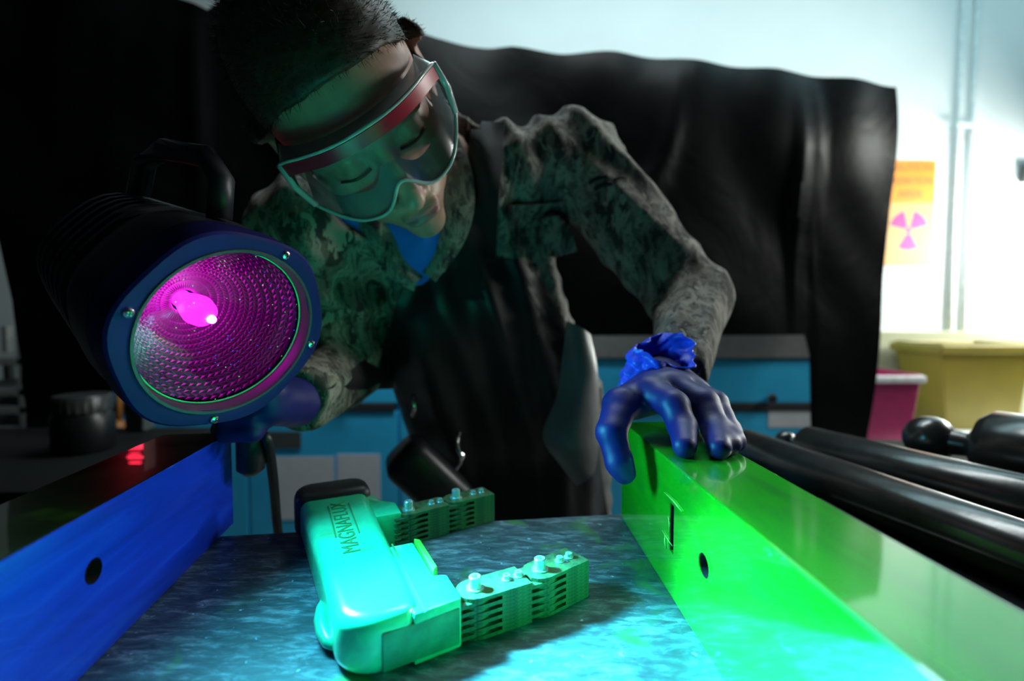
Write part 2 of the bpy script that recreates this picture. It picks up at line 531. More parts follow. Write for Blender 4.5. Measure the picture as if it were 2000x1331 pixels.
def surface(fn, lo, hi, res):
    lo, hi = A3(lo), A3(hi)
    n = np.ceil((hi - lo) / res).astype(int) + 1
    ax = [lo[i] + np.arange(n[i], dtype=np.float32) * res for i in range(3)]
    f = np.empty(tuple(n), np.float32)
    yy, zz = np.meshgrid(ax[1], ax[2], indexing='ij')
    step = max(1, int(400000 / yy.size))
    for i0 in range(0, n[0], step):
        i1 = min(n[0], i0 + step)
        P = np.empty(((i1 - i0),) + yy.shape + (3,), np.float32)
        P[..., 0] = ax[0][i0:i1, None, None]; P[..., 1] = yy; P[..., 2] = zz
        f[i0:i1] = fn(P.reshape(-1, 3)).reshape((i1 - i0,) + yy.shape)
    s = f < 0
    c = np.zeros(tuple(n - 1), np.int8)
    for dx in (0, 1):
        for dy in (0, 1):
            for dz in (0, 1):
                c += s[dx:n[0] - 1 + dx, dy:n[1] - 1 + dy, dz:n[2] - 1 + dz]
    I, J, K = np.nonzero((c > 0) & (c < 8))
    idx = np.full(tuple(n - 1), -1, np.int64); idx[I, J, K] = np.arange(len(I))
    acc = np.zeros((len(I), 3), np.float32); cnt = np.zeros(len(I), np.float32)
    for axis in range(3):
        o1, o2 = [a for a in range(3) if a != axis]
        for p in (0, 1):
            for q in (0, 1):
                off = [0, 0, 0]; off[o1] = p; off[o2] = q
                fa = f[I + off[0], J + off[1], K + off[2]]
                off2 = off[:]; off2[axis] = 1
                fb = f[I + off2[0], J + off2[1], K + off2[2]]
                cr = (fa < 0) != (fb < 0)
                t = np.where(cr, fa / np.where(cr, fa - fb, 1), 0)
                pos = np.tile(A3(off), (len(I), 1)); pos[:, axis] += t
                acc[cr] += pos[cr]; cnt[cr] += 1
    V = lo + (np.stack([I, J, K], 1) + acc / cnt[:, None]) * res
    Q = []
    for axis in range(3):
        o1, o2 = [(1, 2), (2, 0), (0, 1)][axis]
        sl0 = [slice(1, -1)] * 3; sl0[axis] = slice(0, -1)
        sl1 = [slice(1, -1)] * 3; sl1[axis] = slice(1, None)
        a, b = s[tuple(sl0)], s[tuple(sl1)]
        e = np.stack(np.nonzero(a != b), 1)
        flip = a[tuple(e.T)]
        base = [1, 1, 1]; base[axis] = 0
        e = e + np.array(base)
        def cell(d1, d2):
            g = e.copy(); g[:, o1] += d1; g[:, o2] += d2
            return idx[g[:, 0], g[:, 1], g[:, 2]]
        q = np.stack([cell(-1, -1), cell(0, -1), cell(0, 0), cell(-1, 0)], 1)
        q[~flip] = q[~flip][:, ::-1]
        Q.append(q[(q >= 0).all(1)])
    return V, np.concatenate(Q)

# ================================================================== THE ROOM
WALL_Y = 2.45
def struct(name, bm, m):
    return tag(bm_obj(name, bm, m), kind='structure')
struct('floor', bm_box((9, 5.0, 0.04), (0, 0.2, -0.02)), 'floor_concrete')
struct('wall_back', bm_box((9, 0.1, 3.3), (0, WALL_Y + 0.05, 1.65)), 'wall_paint')
struct('trim_1', bm_box((3.2, 0.03, 1.0), (2.9, WALL_Y - 0.015, 0.53), 0.004), 'wall_dado')

# ================================================================== BENCH AND ITS BLOCKS
e0, e1 = ground(460, 1045, T), ground(1215, 1003, T)
slope = (e1.y - e0.y) / (e1.x - e0.x)
def edge_y(x): return e0.y + slope * (x - e0.x)
XL, XR = -0.62, 0.188
bench = tag(empty('inspection_bench', (-0.2, 0.25, 0.0)), 'scratched steel inspection bench under the yoke and both steel blocks', 'bench')
def under(o, root):                       # parent a world-space mesh to a thing
    o.parent = root
    bpy.context.view_layer.update()
    o.matrix_parent_inverse = root.matrix_world.inverted()
    return o
b = bm_prism([(XL, 0.02), (XR, 0.02), (XR, edge_y(XR)), (XL, edge_y(XL))], T - 0.03, T, 0.002)
under(bm_obj('benchtop', b, 'bench_steel'), bench)
for x, y in ((XL + .05, .06), (XR - .04, .06), (XL + .05, edge_y(XL) - .05), (XR - .04, edge_y(XR) - .05)):
    under(bm_obj('leg', bm_box((0.05, 0.05, T - 0.03), (x, y, (T - 0.03) / 2), 0.003), 'tray_black'), bench)
under(bm_obj('apron_rail', bm_box((XR - XL - 0.06, 0.02, 0.08), ((XL + XR) / 2, 0.40, T - 0.07), 0.003), 'tray_black'), bench)

def block(name, p0, p1, width, height, side, m, label):
    """long steel block; p0 -> p1 is the lower edge of the face turned to the yoke; side = +1 extends to +x"""
    root = empty(name)
    d = Vector((p1[0] - p0[0], p1[1] - p0[1], 0)); L = d.length; d.normalize()
    nx = Vector((d.y, -d.x, 0)) * side
    # local: y along the block, x away from the yoke
    if side > 0: mt = frame_matrix((p0[0], p0[1], T), nx, d, Vector((0, 0, 1)))
    else: mt = frame_matrix((p0[0], p0[1], T), -nx, d, Vector((0, 0, 1)))
    root.matrix_world = mt
    tag(root, label, 'steel block')
    body = bm_obj('body', bm_box((width, L, height), (side * width / 2, L / 2, height / 2), 0.0012), m, root)
    return root, body, mt, L

BH = 0.0965
gp0 = ground(1412, 1329, T); gp1 = ground(1258, 1083, T)
gd = (gp1 - gp0).normalized()
g0 = gp0 - gd * ((gp0.y - 0.07) / gd.y); g1 = gp0 + gd * ((0.474 - gp0.y) / gd.y)
gb, gbody, gmt, gL = block('green_block', g0, g1, 0.0605, BH, 1, 'green_wet_steel',
                           'long steel block glowing green under the gloved hand')
ginv = gmt.inverted()
def cyl_cut(center, axis, r, depth):
    bm = bm_lathe([(0, -depth), (r, -depth), (r, depth), (0, depth)], 32, mat=axis_matrix(center, axis))
    return bm_obj('cutter', bm, 'dark_gap')
def face_pt(px, py, mt, off=0.0):          # where a photo position meets the block's face (local x = 0)
    inv = mt.inverted(); o = inv @ CAM; d = inv.to_3x3() @ ray(px, py)
    return o + d * ((off - o.x) / d.x)
h = face_pt(1376, 1106, gmt)
cut1 = cyl_cut(h, (1, 0, 0), 0.0074, 0.03); cut1.parent = gb
s0 = face_pt(1312, 985, gmt); s1 = face_pt(1312, 1080, gmt)
cut2 = bm_obj('cutter', bm_box((0.016, 0.0075, abs(s0.z - s1.z)), (0, (s0.y + s1.y) / 2, (s0.z + s1.z) / 2)), 'dark_gap'); cut2.parent = gb
boolean_cut(gbody, [cut1, cut2])
bm_obj('slot_shade', bm_box((0.001, 0.0073, abs(s0.z - s1.z) - 0.0002), (0.0068, (s0.y + s1.y) / 2, (s0.z + s1.z) / 2)), 'dark_gap', gb)  # dark sheets stand in for the shade inside the slot
for dy in (-1, 1):
    bm_obj('slot_shade', bm_box((0.0066, 0.0004, abs(s0.z - s1.z) - 0.0002), (0.0038, (s0.y + s1.y) / 2 + dy * 0.0034, (s0.z + s1.z) / 2)), 'dark_gap', gb)
ring = bm_obj('hole_rim', bm_lathe([(0.0076, 0.0), (0.0076, 0.0006), (0.0094, 0.0006), (0.0094, 0.0)], 32, mat=axis_matrix(h, (-1, 0, 0))), 'green_wet_steel', gb)
bm_obj('hole_shade', bm_lathe([(0.0072, -0.0), (0.0072, -0.029), (0, -0.029)], 32, mat=axis_matrix(h, (-1, 0, 0))), 'dark_gap', gb)  # dark tube paints the shade inside the hole
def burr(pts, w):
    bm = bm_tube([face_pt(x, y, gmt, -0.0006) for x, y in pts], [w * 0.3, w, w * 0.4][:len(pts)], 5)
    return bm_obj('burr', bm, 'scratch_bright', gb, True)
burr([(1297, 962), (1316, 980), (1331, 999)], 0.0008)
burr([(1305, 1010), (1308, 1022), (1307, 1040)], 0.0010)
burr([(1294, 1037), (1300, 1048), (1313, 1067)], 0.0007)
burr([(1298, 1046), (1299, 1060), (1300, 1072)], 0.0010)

lp0 = ground(153, 1331, T); lp1 = ground(457, 1023, T)
ld = (lp1 - lp0).normalized()
l0 = lp0 - ld * ((lp0.y - 0.07) / ld.y)
lb, lbody, lmt, lL = block('blue_block', l0, lp1, 0.060, 0.0895, -1, 'blue_lit_steel',
                           'long steel block lit deep blue below the ultraviolet lamp')
h = face_pt(183, 1116, lmt)
cut = cyl_cut(h, (1, 0, 0), 0.0072, 0.03); cut.parent = lb
boolean_cut(lbody, [cut])
bm_obj('hole_shade', bm_lathe([(0.0070, -0.0), (0.0070, -0.029), (0, -0.029)], 32, mat=axis_matrix(h, (1, 0, 0))), 'dark_gap', lb)  # shade in the hole, painted as a dark tube

# ================================================================== THE YOKE
R0 = ground(827, 1184, T + 0.034)
ya = Vector((-0.432, 0.902, 0)).normalized(); yb = Vector((ya.y, -ya.x, 0))
yoke = empty('magnetic_yoke', mat=frame_matrix((R0.x, R0.y, T), yb, ya, Vector((0, 0, 1))))
tag(yoke, 'turquoise handheld magnetic yoke with two jointed metal legs lying on the bench', 'yoke')
def arc(cx, cy, r, a0, a1, n=6):
    return [(cx + r * math.cos(math.radians(a0 + (a1 - a0) * i / n)), cy + r * math.sin(math.radians(a0 + (a1 - a0) * i / n))) for i in range(n + 1)]
outl = [(0, 0.004)] + [(0, 0.205)] + [(-0.059, 0.205)] + arc(-0.0235, 0.022, 0.024, 176, 262, 7) + [(-0.01, -0.001)]
bm = bm_prism(outl, 0.0, 0.0345, 0.008, 4)
bm_obj('body', bm, 'turquoise_plastic', yoke, True, 50)
bm = bm_prism([(-0.006, -0.001), (0.0245, 0.003), (0.0245, 0.033), (0.016, 0.036), (0.016, 0.088), (-0.006, 0.088)], 0.0, 0.031, 0.0018, 2)
bm_obj('near_lug', bm, 'turquoise_plastic', yoke, True, 40)
bm = bm_prism([(-0.006, 0.150), (0.0215, 0.150), (0.0215, 0.176), (0.010, 0.188), (0.006, 0.205), (-0.006, 0.205)], 0.0, 0.0295, 0.0018, 2)
bm_obj('far_lug', bm, 'turquoise_plastic', yoke, True, 40)
bm_obj('seam', bm_box((0.0012, 0.092, 0.0006), (0.0006, 0.044, 0.0312)), 'yoke_groove', yoke)
# worn end plate at the near end
bm = bm_prism([(-0.024, -0.0030), (0.0230, 0.0018), (0.0230, 0.0045), (-0.024, 0.0012)], 0.003, 0.0255, 0.0012, 2)
bm_obj('end_plate', bm, simple('end_plate_green', (0.025, 0.27, 0.14), 0.5, var=0.35, scale=60), yoke, True, 40)
# rubber boot at the far end
bm = bm_prism([(0.004, 0.198), (0.004, 0.226), (-0.004, 0.238), (-0.054, 0.238), (-0.063, 0.226), (-0.063, 0.198)], 0.0, 0.040, 0.009, 4)
bm_obj('rubber_boot', bm, 'black_rubber', yoke, True, 50)
# trigger strip
bm = bm_prism([(0.0165, 0.036), (0.0205, 0.040), (0.0205, 0.084), (0.0165, 0.088)], 0.010, 0.0335, 0.0006, 1)
tr_ = bm_obj('trigger', bm, 'green_metal', yoke)
bm_obj('cable_hump', bm_tube([(-0.046, 0.080, 0.010), (-0.0505, 0.066, 0.009), (-0.0515, 0.055, 0.008), (-0.051, 0.044, 0.007), (-0.049, 0.034, 0.006), (-0.044, 0.025, 0.006)], [0.002, 0.0035, 0.0045, 0.0045, 0.0038, 0.002], 12), 'turquoise_plastic', yoke, True)
# recessed name plate lines and lettering
def text_mesh(name, s, size, m, parent, loc, rot, depth=0.0004, sx=1.0, align='LEFT'):
    cu = bpy.data.curves.new(name, 'FONT'); cu.body = s; cu.size = size; cu.extrude = depth
    cu.align_x = align; cu.align_y = 'CENTER'
    tmp = bpy.data.objects.new(name, cu); COL.objects.link(tmp)
    bpy.context.view_layer.update()
    me = bpy.data.meshes.new_from_object(tmp.evaluated_get(bpy.context.evaluated_depsgraph_get()))
    bpy.data.objects.remove(tmp); bpy.data.curves.remove(cu)
    o = link(name, me, m, parent); o.location = loc; o.rotation_euler = rot; o.scale = (sx, 1, 1)
    return o
for x in (-0.0365, -0.0195):
    bm_obj('plate_line', bm_box((0.0011, 0.066, 0.0006), (x, 0.145, 0.0346)), 'yoke_groove', yoke)
text_mesh('lettering', 'MAGNAFLUX', 0.0172, 'yoke_groove', yoke, (-0.028, 0.082, 0.0346), (0, 0, PI / 2), 0.0003, 0.98)

# legs: laminated plates, joints and pins
LAY, NLAY = 0.00245, 11
def plate_mesh(x0, x1, w, r0=False, r1=False):
    o = []
    if r1: o += arc(x1 - w, 0, w, -90, 90, 8)
    else: o += [(x1, -w), (x1, w)]
    if r0: o += arc(x0 + w, 0, w, 90, 270, 8)
    else: o += [(x0, w), (x0, -w)]
    bm = bm_prism(o, 0.00005, LAY - 0.00005)
    bmesh.ops.recalc_face_normals(bm, faces=bm.faces[:])
    me = bpy.data.meshes.new('lamination'); bm.to_mesh(me); bm.free(); me.materials.append(M['lamination_steel'])
    return me
W2 = 0.0118
S1 = 0.0486
pm = {'a': plate_mesh(-0.0125, S1 - 0.0135, W2, True, False),      # seg 1, layers that turn on pin 1
      'b': plate_mesh(0.0135, S1 + 0.0118, W2, False, True),       # seg 1, layers that turn on pin 2
      'c': plate_mesh(-0.0125, 0.036, W2, True, False),            # seg 2, layers that turn on pin 2
      'd': plate_mesh(0.0135, 0.036, W2, False, False),
      'l': plate_mesh(-0.016, 0.0105, W2 * 0.92, False, True)}     # tongues of the yoke body
def mesh_of(bm, m, name):
    bmesh.ops.recalc_face_normals(bm, faces=bm.faces[:])
    me = bpy.data.meshes.new(name); bm.to_mesh(me); bm.free(); me.materials.append(M[m])
    for p in me.polygons: p.use_smooth = True
    me.set_sharp_from_angle(angle=math.radians(35))
    return me
pin_me = mesh_of(bm_lathe([(0, 0), (0.0058, 0), (0.0058, 0.0012), (0.0040, 0.0014), (0.0040, 0.0078), (0.0034, 0.0084), (0.0021, 0.0084), (0.0019, 0.0066), (0, 0.0066)], 24), 'pin_steel', 'pin')
rivet_me = mesh_of(bm_lathe([(0, 0), (0.0036, 0), (0.0036, 0.0008), (0.0025, 0.0010), (0.0025, 0.0034), (0.0014, 0.0034), (0.0012, 0.0024), (0, 0.0024)], 20), 'pin_steel', 'rivet')
def leg(pin_at, a1, a2):
    top = NLAY * LAY
    seg1 = empty('leg_segment'); seg1.parent = yoke
    yang = math.atan2(yb.y, yb.x)
    inv = yoke.matrix_world.inverted()
    seg1.location = inv @ Vector((pin_at[0], pin_at[1], T + 0.0002)); seg1.rotation_euler = (0, 0, math.radians(a1) - yang)
    p2 = Vector((pin_at[0] + S1 * math.cos(math.radians(a1)), pin_at[1] + S1 * math.sin(math.radians(a1)), T + 0.0002))
    seg2 = empty('leg_segment'); seg2.parent = yoke
    seg2.location = inv @ p2; seg2.rotation_euler = (0, 0, math.radians(a2) - yang)
    for k in range(NLAY):
        even = k % 2 == 0
        o = link('lamination', pm['a' if even else 'b'], None, seg1); o.location.z = k * LAY
        o = link('lamination', pm['c' if even else 'd'], None, seg2); o.location.z = k * LAY
        if not even:
            o = link('tongue', pm['l'], None, seg1); o.location.z = k * LAY
    for seg, rv in ((seg1, (0.0225, 0.0315)), (seg2, (0.0185, 0.0275))):
        o = link('pin', pin_me, None, seg); o.location = (0, 0, top - 0.0003)
        for x in rv:
            o = link('rivet', rivet_me, None, seg); o.location = (x, 0, top - 0.0003)
n1 = ground(928, 1150, T + 0.027); leg((n1.x, n1.y), 28.5, 38)
n2 = ground(798, 996, T + 0.027); leg((n2.x, n2.y), 36, 33)

# ================================================================== THE ULTRAVIOLET LAMP
LN = Vector((0.80, -0.46, -0.36)).normalized()
LC = spot(436, 640, 0.356)
lm = axis_matrix(LC, LN)
lamp = empty('ultraviolet_lamp', mat=lm)
tag(lamp, 'black handheld ultraviolet spotlight with glowing purple round lens', 'lamp')
def lpt(px, py, z=0.0):                    # photo position on the lamp's front plane, local
    inv = lm.inverted(); o = inv @ CAM; d = inv.to_3x3() @ ray(px, py)
    return o + d * ((z - o.z) / d.z)
BZ = 0.014
scr = [Vector((0.0685 * math.cos(math.radians(a)), 0.0685 * math.sin(math.radians(a)), BZ)) for a in (166, 67, -9, -92)]
LR = 0.0600
octa = lambda a: 1.0 + 0.022 * math.cos(6 * a + 0.6)
bm = bm_lathe([(LR + 0.0020, BZ - 0.0004), (LR + 0.0026, BZ), (0.0735, BZ), (0.0752, BZ - 0.002), (0.0755, -0.012), (0.0735, -0.015), (LR + 0.002, -0.015)], 72, squash=octa)
bm_obj('bezel', bm, 'bezel_lit_blue', lamp, True, 35)
bm = bm_lathe([(LR + 0.0004, 0.0), (LR + 0.0008, BZ - 0.0015), (LR + 0.0016, BZ + 0.0008), (LR + 0.0034, BZ + 0.0010), (LR + 0.0040, BZ - 0.0004)], 72)
bm_obj('collar', bm, 'collar_grey', lamp, True, 50)
bm_obj('lens', bm_lathe([(0, 0.0042), (LR * 0.5, 0.0040), (LR, 0.0032)], 64), 'filter_glass', lamp, True)
b = bmesh.new()                            # bright seal where the glass meets the collar
bm_obj('lens_seal', bm_lathe([(LR - 0.0011, 0.0036), (LR - 0.0002, 0.0042), (LR + 0.0002, 0.0036), (LR - 0.0011, 0.0036)], 72), 'lens_seal', lamp, True)
b.free()
# dimpled reflector bowl
b = bmesh.new(); NA, NR = 60, 20
def bowl(u):                               # u 0..1 from the rim down to the bulb
    r = LR * (1 - u) ** 0.62 * 0.98 + 0.009 * u
    return r, 0.001 - 0.058 * u
rg = []
for j in range(NR + 1):
    r, z = bowl(j / NR)
    rg.append([b.verts.new((r * math.cos(2 * PI * (i + 0.5 * (j % 2)) / NA), r * math.sin(2 * PI * (i + 0.5 * (j % 2)) / NA), z)) for i in range(NA)])
for j in range(NR):
    for i in range(NA):
        q = [rg[j][i], rg[j][(i + 1) % NA], rg[j + 1][(i + 1) % NA], rg[j + 1][i]]
        c = sum((v.co for v in q), Vector()) / 4
        rad = Vector((c.x, c.y, 0)).length
        c = c + Vector((-c.x / rad, -c.y / rad, 0.6)).normalized() * 0.0011
        cv = b.verts.new(c)
        for k in range(4):
            b.faces.new((q[k], q[(k + 1) % 4], cv))
bm_obj('reflector', b, 'reflector_metal', lamp)
bm_obj('bulb', bm_lathe([(0, -0.022), (0.006, -0.023), (0.0105, -0.028), (0.012, -0.036), (0.010, -0.046), (0.007, -0.056), (0.007, -0.062), (0, -0.062)], 28), 'bulb_glow', lamp, True)
bm_obj('arc_tube', bm_lathe([(0, -0.0185), (0.003, -0.0195), (0.0035, -0.022), (0, -0.024)], 16, mat=Matrix.Translation((0.003, -0.002, 0))), 'arc_glow', lamp, True)
# housing
bm = bm_lathe([(0.0, -0.175), (0.030, -0.175), (0.046, -0.168), (0.054, -0.150), (0.062, -0.085), (0.074, -0.045), (0.074, -0.0145)], 40, squash=octa)
bm_obj('housing', bm, 'lamp_black', lamp, True, 35)
for k in range(6):
    z = -0.070 - k * 0.0135
    bm_obj('cooling_fin', bm_lathe([(0.05, z), (0.070 - k * 0.0015, z), (0.070 - k * 0.0015, z - 0.004), (0.05, z - 0.004)], 40, squash=octa), 'lamp_black', lamp, True, 35)
screw_me = mesh_of(bm_lathe([(0, 0.0026), (0.0016, 0.0025), (0.0030, 0.0017), (0.0036, 0.0), (0, 0.0)], 20), 'screw_metal', 'screw')
slot_me = bpy.data.meshes.new('screw_slot')
bm = bm_box((0.0036, 0.0007, 0.0008), (0, 0, 0.0024)); bm = bm_box((0.0007, 0.0036, 0.0008), (0, 0, 0.0024), bm=bm)
bm.to_mesh(slot_me); bm.free(); slot_me.materials.append(M['dark_gap'])
for p in scr:
    o = link('screw', screw_me, None, lamp); o.location = (p.x, p.y, BZ)
    s = link('screw_slot', slot_me, None, o)
# carrying handle over the housing, and the pistol grip below (world directions brought into the lamp frame)
lin = lm.inverted()
def L(v): return lin @ Vector(v)
top_dir = lin.to_3x3() @ Vector((0, 0, 1)); top_dir.z = 0; top_dir.normalize()
hp = [Vector((0, 0, -0.03)) + top_dir * 0.074, Vector((0, 0, -0.035)) + top_dir * 0.100, Vector((0, 0, -0.06)) + top_dir * 0.112, Vector((0, 0, -0.12)) + top_dir * 0.105, Vector((0, 0, -0.15)) + top_dir * 0.088, Vector((0, 0, -0.155)) + top_dir * 0.05]
bm_obj('carry_handle', bm_tube(hp, 0.0085, 12), 'lamp_black', lamp, True)
GT = spot(492, 768, 0.458); GB = spot(490, 928, 0.458)
bm_obj('grip', bm_tube([L(GT + Vector((-0.005, 0.01, 0.03))), L(GT), L((GT + GB) / 2), L(GB + Vector((0, 0, 0.006))), L(GB)], [0.017, 0.0145, 0.0135, 0.0125, 0.006], 16), 'black_plastic', lamp, True)
# power cord hanging from the grip
cp = [GB + Vector((0.010, 0.004, 0.035)), spot(522, 860, 0.452), spot(533, 930, 0.485), spot(540, 1010, 0.53), spot(548, 1120, 0.56), spot(560, 1500, 0.58), Vector((-0.26, 0.60, 0.02)), Vector((-0.4, 0.75, 0.006))]
def smooth_path(p, n=8):
    out = []
    p = [Vector(q) for q in p]
    for i in range(len(p) - 1):
        a, b_, c, d = p[max(i - 1, 0)], p[i], p[i + 1], p[min(i + 2, len(p) - 1)]
        for k in range(n):
            t = k / n
            out.append(0.5 * ((2 * b_) + (c - a) * t + (2 * a - 5 * b_ + 4 * c - d) * t * t + (3 * b_ - a - 3 * c + d) * t ** 3))
    out.append(p[-1]); return out
bm_obj('power_cord', bm_tube([L(q) for q in smooth_path(cp)], 0.0048, 10), 'black_rubber', lamp, True)
ld_ = bpy.data.lights.new('ultraviolet_beam', 'AREA')
ld_.shape = 'DISK'; ld_.size = 0.10; ld_.energy = 1.45; ld_.color = (0.08, 0.74, 1.0); ld_.spread = math.radians(130)
lo_ = bpy.data.objects.new('ultraviolet_beam', ld_); COL.objects.link(lo_)
lo_.parent = lamp; lo_.location = (0, 0, 0.0162); lo_.rotation_euler = (PI, 0, 0)

sd_ = bpy.data.lights.new('ultraviolet_core_beam', 'SPOT')
sd_.spot_size = math.radians(46); sd_.spot_blend = 1.0; sd_.shadow_soft_size = 0.02; sd_.energy = 110.0; sd_.color = (0.08, 0.82, 1.0)
so_ = bpy.data.objects.new('ultraviolet_core_beam', sd_); COL.objects.link(so_)
so_.parent = lamp; so_.location = (0, 0, 0.0175); so_.rotation_euler = (lin @ Vector((0.045, 0.228, T)) - Vector((0, 0, 0.0175))).to_track_quat('-Z', 'Y').to_euler()

# ================================================================== THE PERSON
EAR = spot(697, 225, 0.50)
cdir = (CAM - EAR).normalized()
dvec = Vector((0.555, 0, -0.833)); dvec = (dvec - cdir * dvec.dot(cdir)).normalized()
TH = math.radians(30)
HF = (cdir * math.cos(TH) + dvec * math.sin(TH)).normalized()
HU = (-dvec * math.cos(TH) + cdir * math.sin(TH)).normalized()
HX = HF.cross(HU).normalized()             # the person's right
HM = frame_matrix(EAR, HX, HF, HU)
HMI = HM.inverted()
person = tag(empty('person', (0.0, 0.9, 0.0)), 'person in camouflage jacket, black apron, goggles and blue gloves bending over bench', 'person')

NECK = spot(850, 335, 0.71)
SHL = spot(1118, 312, 0.75); SHR = spot(600, 455, 0.61)
ELL = spot(1352, 588, 0.66); WRL = spot(1322, 745, 0.50)
ELR = spot(668, 720, 0.665); WRR = spot(575, 785, 0.50)
CHEST = spot(905, 560, 0.77); WAIST = spot(985, 800, 0.86); HIP = Vector((0.01, 0.93, 0.86))

def head_field(P):
    d = d_ell(P, (0, -0.006, 0.042), (0.0755, 0.098, 0.085))
    d = smin(d, d_ell(P, (0, 0.038, 0.042), (0.064, 0.056, 0.056)), 0.02)
    d = smin(d, d_ell(P, (0, 0.040, -0.020), (0.060, 0.053, 0.062)), 0.025)
    d = smin(d, d_ell(P, (0, 0.036, -0.066), (0.050, 0.046, 0.040)), 0.025)
    d = smin(d, d_ell(P, (0, 0.079, -0.096), (0.020, 0.017, 0.016)), 0.022)
    d = smin(d, d_ell(P, (0, 0.076, -0.058), (0.030, 0.026, 0.028)), 0.018)
    for s in (-1, 1):
        d = smin(d, d_ell(P, (s * 0.045, 0.062, -0.008), (0.021, 0.022, 0.018)), 0.015)
        d = smin(d, d_ell(P, (s * 0.027, 0.087, 0.031), (0.026, 0.011, 0.009)), 0.010)
    d = smin(d, d_cap(P, (0, 0.092, 0.018), (0, 0.116, -0.024), 0.0075, 0.0105), 0.010)
    d = smin(d, d_ell(P, (0, 0.1175, -0.028), (0.0115, 0.0115, 0.010)), 0.006)
    for s in (-1, 1):
        d = smin(d, d_ell(P, (s * 0.0135, 0.104, -0.033), (0.0085, 0.011, 0.0085)), 0.006)
        d = smax(d, -d_ell(P, (s * 0.0068, 0.111, -0.0395), (0.0042, 0.006, 0.004)), 0.003)
        d = smax(d, -d_ell(P, (s * 0.031, 0.101, 0.013), (0.018, 0.016, 0.012)), 0.012)
        d = smin(d, d_ell(P, (s * 0.031, 0.079, 0.012), (0.0145, 0.0145, 0.0135)), 0.004)
        d = smax(d, -d_cap(P, (s * 0.018, 0.093, 0.0065), (s * 0.044, 0.086, 0.0075), 0.0014, 0.0010), 0.002)
    d = smin(d, d_ell(P, (0, 0.1015, -0.0575), (0.022, 0.007, 0.0048)), 0.005)
    d = smin(d, d_ell(P, (0, 0.0995, -0.0690), (0.019, 0.008, 0.0058)), 0.005)
    for s in (-1, 1):
        d = smax(d, -d_cap(P, (0, 0.1085, -0.0628), (s * 0.025, 0.095, -0.0640), 0.0019, 0.0013), 0.003)
        # ears
        Rm = Matrix.Rotation(s * math.radians(-30), 3, 'Z')
        e = d_ell(P, (s * 0.0865, -0.012, 0.010), (0.0070, 0.021, 0.034), Rm)
        e = smin(e, d_ell(P, (s * 0.0790, -0.003, -0.022), (0.006, 0.011, 0.012)), 0.006)
        e = smax(e, -d_ell(P, (s * 0.0935, -0.006, 0.012), (0.008, 0.012, 0.021), Rm), 0.004)
        d = smin(d, e, 0.006)
    return d
NKL = HMI @ NECK
def body_field(P):
    d = head_field(P)
    return smin(d, d_cap(P, (0, -0.035, -0.045), NKL, 0.052, 0.062), 0.03)
V, Q = surface(body_field, (-0.13, -0.22, -0.24), (0.13, 0.14, 0.14), 0.0026)
# below the neck: slim torso, arms and legs under the clothes, one surface with head and neck
def body_world(P):
    ph = (np.c_[P, np.ones(len(P), np.float32)] @ np.array(HMI.transposed(), np.float32))[:, :3]
    return ph
body = np_mesh('body', V, Q, 'skin', person)
body.matrix_world = HM
body_bvh = BVHTree.FromPolygons([Vector(v) for v in V], [tuple(q) for q in Q])
# eyes
for s in (-1, 1):
    bm = bmesh.new(); bmesh.ops.create_uvsphere(bm, u_segments=20, v_segments=14, radius=0.0122)
    o = bm_obj('eye', bm, 'eye_white', person, True); o.matrix_world = HM @ Matrix.Translation((s * 0.031, 0.0775, 0.0095))
    bm = bm_lathe([(0, 0.0126), (0.003, 0.0123), (0.0055, 0.0113)], 18, mat=axis_matrix((0, 0, 0), (0, 0.9, -0.42)))
    o2 = bm_obj('iris', bm, 'iris', o, True)
for s in (-1, 1):
    pts = [Vector((s * (0.016 + 0.030 * t), 0.0918 + 0.0035 * math.sin(PI * t) - 0.007 * t, 0.0050 - 0.0015 * math.sin(PI * t))) for t in np.linspace(0, 1, 8)]
    o = bm_obj('eyelash', bm_tube(pts, 0.0014, 6), 'hair', person, True); o.matrix_world = HM
# eyebrows
for s in (-1, 1):
    pts = [Vector((s * (0.012 + 0.036 * t), 0.0985 - 0.020 * t * t, 0.034 + 0.005 * math.sin(PI * t))) for t in np.linspace(0, 1, 8)]
    o = bm_obj('eyebrow', bm_tube(pts, [0.002, .003, .0032, .003, .003, .0026, .002, .001], 6), 'hair', person, True); o.matrix_world = HM
# hair: a close cap and short strands
def hairline(P):
    x, y, z = P[:, 0], P[:, 1], P[:, 2]
    return z - (0.040 + 0.50 * np.maximum(y, 0) + 0.55 * np.minimum(y, 0)) + 0.25 * np.maximum(np.abs(x) - 0.05, 0)
def hair_field(P):
    d = head_field(P)
    hl = hairline(P)
    th = 0.0022 + 0.009 * np.clip((P[:, 2] - 0.05) / 0.06, 0, 1)
    return smax(d - th + 0.0012 * waves(P, 420, 5, 6), -hl + 0.002 * waves(P, 300, 9, 4), 0.004)
V2, Q2 = surface(hair_field, (-0.11, -0.13, -0.03), (0.11, 0.12, 0.155), 0.0026)
hair = np_mesh('hair', V2, Q2, 'hair', person); hair.matrix_world = HM
e1v = V2[Q2[:, 1]] - V2[Q2[:, 0]]; e2v = V2[Q2[:, 3]] - V2[Q2[:, 0]]
nrm = np.cross(e1v, e2v); nrm /= np.maximum(np.linalg.norm(nrm, axis=1), 1e-9)[:, None]
cen = V2[Q2].mean(1)
ok = np.nonzero(hairline(cen) > 0.0)[0]
pick = RNG.choice(ok, 9000)
base = cen[pick] + RNG.normal(size=(9000, 3)) * 0.001
flow = np.array([0.0, 0.75, 0.15]); dirn = nrm[pick] * 0.8 + flow + RNG.normal(size=(9000, 3)) * 0.28
dirn /= np.linalg.norm(dirn, axis=1)[:, None]
